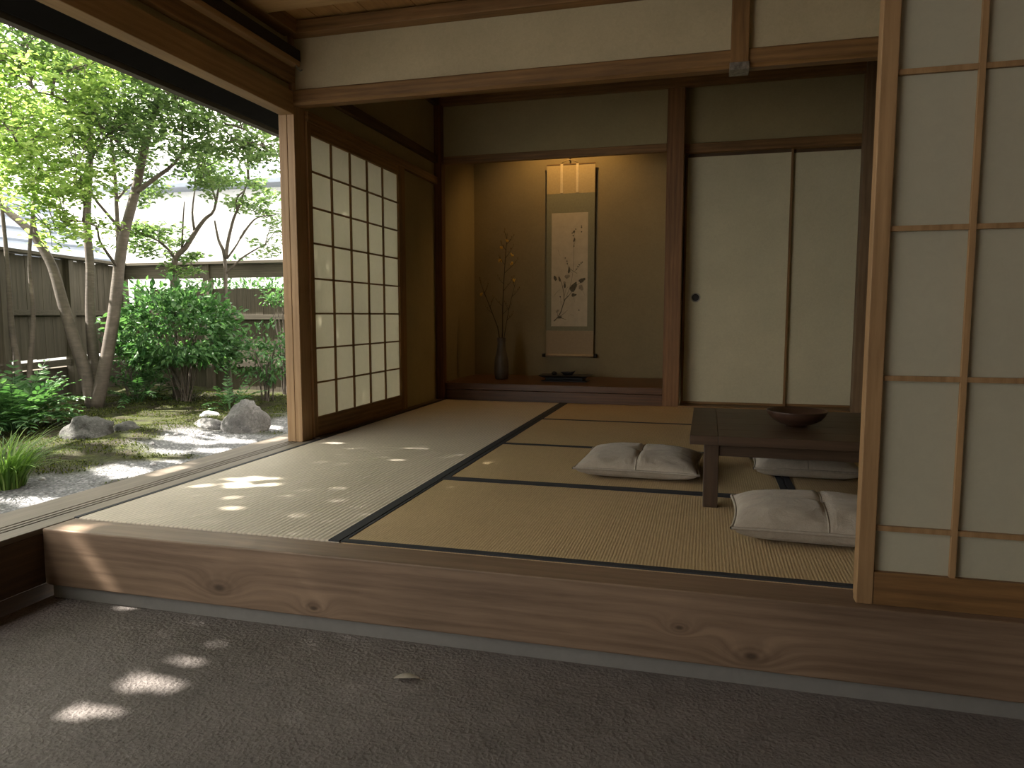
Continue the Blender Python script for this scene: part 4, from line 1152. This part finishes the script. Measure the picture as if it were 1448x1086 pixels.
# moss tufts: uncountable
Pm = []
while len(Pm) < 26000:
    x, y = rng.uniform(-6.6, -2.6), rng.uniform(2.2, 7.4)
    if mossy(x, y) > .6 and noise.noise((x * 3.3, y * 3.3, 9)) > -.22: Pm.append((x, y, gz(x, y) + .006))
Pm = np.array(Pm)
a = rng.uniform(0, 2 * PI, len(Pm)); D = np.stack([np.cos(a) * .5, np.sin(a) * .5, np.full(len(Pm), .8)], 1); Nn = np.stack([-np.cos(a), -np.sin(a), np.full(len(Pm), .6)], 1)
L = rng.uniform(.009, .022, len(Pm)); V, F = leaf_mesh(Pm, D, Nn, L, L * .5)
mo_ = np_mesh('moss', V, F, M['moss']); tag(mo_, 'green moss covering the garden floor', 'moss', kind='stuff')

# ---- rocks
def rock(name, loc, s, label, seed, rz=0.0, sub=4, m=None, group=None, flat=-.35, cat='rock'):
    import bmesh
    bm = bmesh.new(); bmesh.ops.create_icosphere(bm, subdivisions=sub, radius=1)
    for v_ in bm.verts:
        p = v_.co.copy()
        d = 1 + .34 * noise.noise(p * 1.1 + Vector((seed, 0, 0))) + .13 * noise.noise(p * 2.7 + Vector((seed, 3, 0))) + .09 * noise.noise(p * 6 + Vector((0, seed, 0)))
        # blunt facets
        for k in range(5):
            fn = Vector((math.sin(seed * 3 + k * 2.1), math.cos(seed * 5 + k * 1.7), .5 + .4 * math.sin(k * 3 + seed))).normalized()
            h = p.normalized().dot(fn) * d
            if h > .78: d *= .78 / h * .6 + .4
        q = p * d; q.z = max(q.z, flat); v_.co = Vector((q.x * s[0], q.y * s[1], (q.z - flat) * s[2]))
    me = bpy.data.meshes.new(name); bm.to_mesh(me); bm.free()
    me.polygons.foreach_set('use_smooth', [True] * len(me.polygons)); me.materials.append(m or M['rock'])
    o = bpy.data.objects.new(name, me); COL.objects.link(o); o.location = loc; o.rotation_euler = (0, 0, rz); tag(o, label, cat, group)
    return o
rock('rock', (-4.53, 4.36, gz(-4.53, 4.36) - .035), (.165, .15, .14), 'low rounded dark rock in the moss before the forked trunks', 1.3, .4, m=M['rock_dark'])
rock('rock', (-4.42, 4.64, gz(-4.42, 4.64) - .03), (.10, .09, .08), 'small dark stone just right of the low rounded rock', 2.7, 1.0, 3, M['rock_dark'])
rock('rock', (-3.70, 5.13, gz(-3.70, 5.13) - .03), (.18, .155, .20), 'tall angular grey rock beside the veranda post', 4.1, .2)
rock('rock', (-3.98, 5.08, gz(-3.98, 5.08) - .03), (.14, .11, .07), 'flat grey stone at the left foot of the angular rock', 5.9, .6, 3)
rock('rock', (-4.40, 5.60, gz(-4.40, 5.60) - .012), (.09, .05, .05), 'small pale stone lying in the moss left of the angular rock', 7.7, .5, 3, M['pale_rock'])
for k in range(16):
    while True:
        x, y = rng.uniform(-4.0, -2.75), rng.uniform(2.6, 5.2)
        if mossy(x, y) < .3: break
    s_ = rng.uniform(.014, .03)
    rock('pebble', (x, y, gz(x, y) - .004), (s_, s_ * .8, s_ * .7), 'small pale pebble scattered on the grey gravel', k * 1.7, k, 2, M['pale_rock'], 'pebbles on the gravel', cat='pebble')

# ---- fences
def fence(label, p, q, n, low, boards_top, rails, cap, gap_first=False, board_w=0.13):
    p = Vector((p[0], p[1], 0)); q = Vector((q[0], q[1], 0)); d = (q - p); Lf = d.length; d.normalize(); nn = Vector((-d.y, d.x, 0))
    root = empty('board_fence', (p.x, p.y, 0), label, 'fence')
    off = Vector((p.x, p.y, 0))
    def lb(mb, s0, s1, w_, z0, z1, o_=0.0):
        a = p + d * s0 - off; b_ = p + d * s1 - off; return mb.obox(a, b_, w_, z0, z1, o_)
    for k in range(n + 1):
        s = Lf * k / n
        lb(MB(), max(0, s - .045), min(Lf, s + .045), .09, -.05, cap - .03).build('post', WF('z'), root, .003)
    mb = MB(); s = 0.0; rnd = random.Random(int(Lf * 100)); k = 0
    while s < Lf:
        w_ = board_w * rnd.uniform(.85, 1.15)
        if not (gap_first and s < .42 and k % 2 == 0):
            lb(mb, s, min(Lf, s + w_ - .004), .016, low + rnd.uniform(0, .01), boards_top + rnd.uniform(-.008, .008), .03 + rnd.uniform(-.003, .003))
        s += w_; k += 1
    if gap_first: lb(mb, 0.05, .44, .014, low, 1.02, .032)
    mb.build('boards', WF('z'), root)
    for z0, z1 in rails:
        lb(MB(), 0, Lf, .035, z0, z1, -.002).build('rail', WF('x'), root, .002)
    lb(MB(), -.05, Lf + .05, .16, cap - .03, cap + .005, 0).build('cap_rail', WF('x'), root, .003)
    return root
dl = Vector((-7.4 + 6.8, 7.8 - 5.6, 0)).normalized()
pL = Vector((-7.4, 7.8, 0)) - dl * 9.0
fence('long weathered board fence along the left side of the garden', pL, (-7.4, 7.8), 8, .47, 1.58, [(.38, .45), (.95, 1.01)], 1.62)
fence('weathered back fence with an open slot under its top rail', (-7.44, 7.88), (-2.2, 7.88), 4, -.03, 1.285, [(.30, .38), (1.42, 1.585), (.9, .96)], 1.62, True)
mb = MB().obox(pL, (-7.44, 7.8), .10, -.1, .36, .06)
struct(mb.build('wall_garden_left', plaster('garden_base_wall', (0.085, 0.075, 0.06), .3)), 'dark low wall under the left fence')

# ---- neighbour house beyond the fences
nh = empty('neighbour_house', (-11, 13.5, 0), 'white house with grey roof beyond the garden fence', 'house')
def HB(x0, x1, y0, y1, z0, z1): return box(x0 + 11, x1 + 11, y0 - 13.5, y1 - 13.5, z0, z1)
HB(-12.2, -3.5, 13.0, 17, 0, 3.55).build('wall', M['white_wall'], nh)
MB().sweep_x([(12.5 - 13.5, 3.52), (12.5 - 13.5, 3.60), (15 - 13.5, 4.5), (17.4 - 13.5, 3.6), (17.4 - 13.5, 3.5)], -12.6 + 11, -3.2 + 11).build('roof', M['grey_roof'], nh)
n2 = empty('garden_shed', (-12.5, 10.3, 0), 'low building with a bluish metal roof behind the left fence', 'building')
def HB2(x0, x1, y0, y1, z0, z1): return box(x0 + 12.5, x1 + 12.5, y0 - 10.3, y1 - 10.3, z0, z1)
HB2(-14.5, -11.6, 8.5, 11.5, 0, 2.0).build('wall', M['white_wall'], n2)
mb = MB(); 
vs = [(-11.3, 8.2, 1.95), (-11.3, 11.8, 1.95), (-13.1, 11.8, 3.2), (-13.1, 8.2, 3.2), (-14.8, 8.2, 2.0), (-14.8, 11.8, 2.0)]
vs = [(x + 12.5, y - 10.3, z) for x, y, z in vs]; vs2 = [(x, y, z + .06) for x, y, z in vs]
mb.add(vs + vs2, [(0, 1, 2, 3), (3, 2, 5, 4), (6, 7, 8, 9), (9, 8, 11, 10), (0, 1, 7, 6), (0, 3, 9, 6), (3, 4, 10, 9), (1, 2, 8, 7), (2, 5, 11, 8), (4, 5, 11, 10)])
for k in range(6):
    t = k / 5.0; xa, za = -11.3 - 1.8 * t, 1.95 + 1.25 * t
    mb.box(xa - .02 + 12.5, xa + .02 + 12.5, 8.2 - 10.3, 11.8 - 10.3, za + .05, za + .085)
mb.build('roof', M['grey_roof'], n2)

# ---- small roof left of the picture, its edge shows in the upper left corner
sh = empty('garden_shelter', (-6.0, 3.38, 0), 'grey roof edge of a garden shelter in the upper left corner', 'shelter')
MB().sweep_x([(-.09, 2.73), (.07, 2.70), (.07, 2.745), (-.09, 2.775)], -.25, 2.12).build('roof', WF('x'), sh, .004)
for xx in (-.15, .02): box(xx - .03, xx + .03, -.03, .03, -.05, 2.72).build('post', WF('z'), sh, .003)


# ================================================================== LIGHT
w = bpy.data.worlds.new('world'); scene.world = w; w.use_nodes = True
nt = w.node_tree
bg = nt.nodes['Background']; bg.inputs['Color'].default_value = (1.0, 0.955, 0.87, 1); bg.inputs['Strength'].default_value = SKY
sl = bpy.data.lights.new('sun', 'SUN'); sl.energy = SUN; sl.angle = math.radians(0.55); sl.color = (1.0, 0.93, 0.82)
so = bpy.data.objects.new('sun', sl); COL.objects.link(so); so.location = (-6, 5, 8)
so.rotation_euler = Vector(SUNDIR).to_track_quat('-Z', 'Y').to_euler()
# small lamp hidden behind the alcove beam, shining down the scroll
ln = empty('alcove_lamp', (-1.22, 6.18, 2.80), 'small downlight hidden behind the alcove beam', 'lamp')
MB().lathe([(0.045, 0.0), (0.045, -0.03), (0.038, -0.03), (0.030, -0.012), (0.003, -0.010)], (0, 0, 0), 24).build('housing', M['black'], ln)
pl_ = bpy.data.lights.new('alcove_lamp_light', 'SPOT'); pl_.energy = 11.0; pl_.color = (1.0, 0.58, 0.19); pl_.spot_size = math.radians(132); pl_.spot_blend = 0.7; pl_.shadow_soft_size = 0.012
po = bpy.data.objects.new('alcove_lamp_light', pl_); COL.objects.link(po); po.location = (-1.22, 6.18, 2.755); po.rotation_euler = (math.radians(19), 0, 0)

scene.view_settings.view_transform = 'Standard'; scene.view_settings.look = 'None'
scene.view_settings.gamma = 1.0; scene.view_settings.use_curve_mapping = False
scene.view_settings.exposure = EXPO
scene.cycles.use_denoising = True
scene.cycles.sample_clamp_indirect = 8.0
scene.cycles.max_bounces = 12; scene.cycles.diffuse_bounces = 8; scene.cycles.transmission_bounces = 8; scene.cycles.transparent_max_bounces = 8
scene.cycles.caustics_reflective = False; scene.cycles.caustics_refractive = False
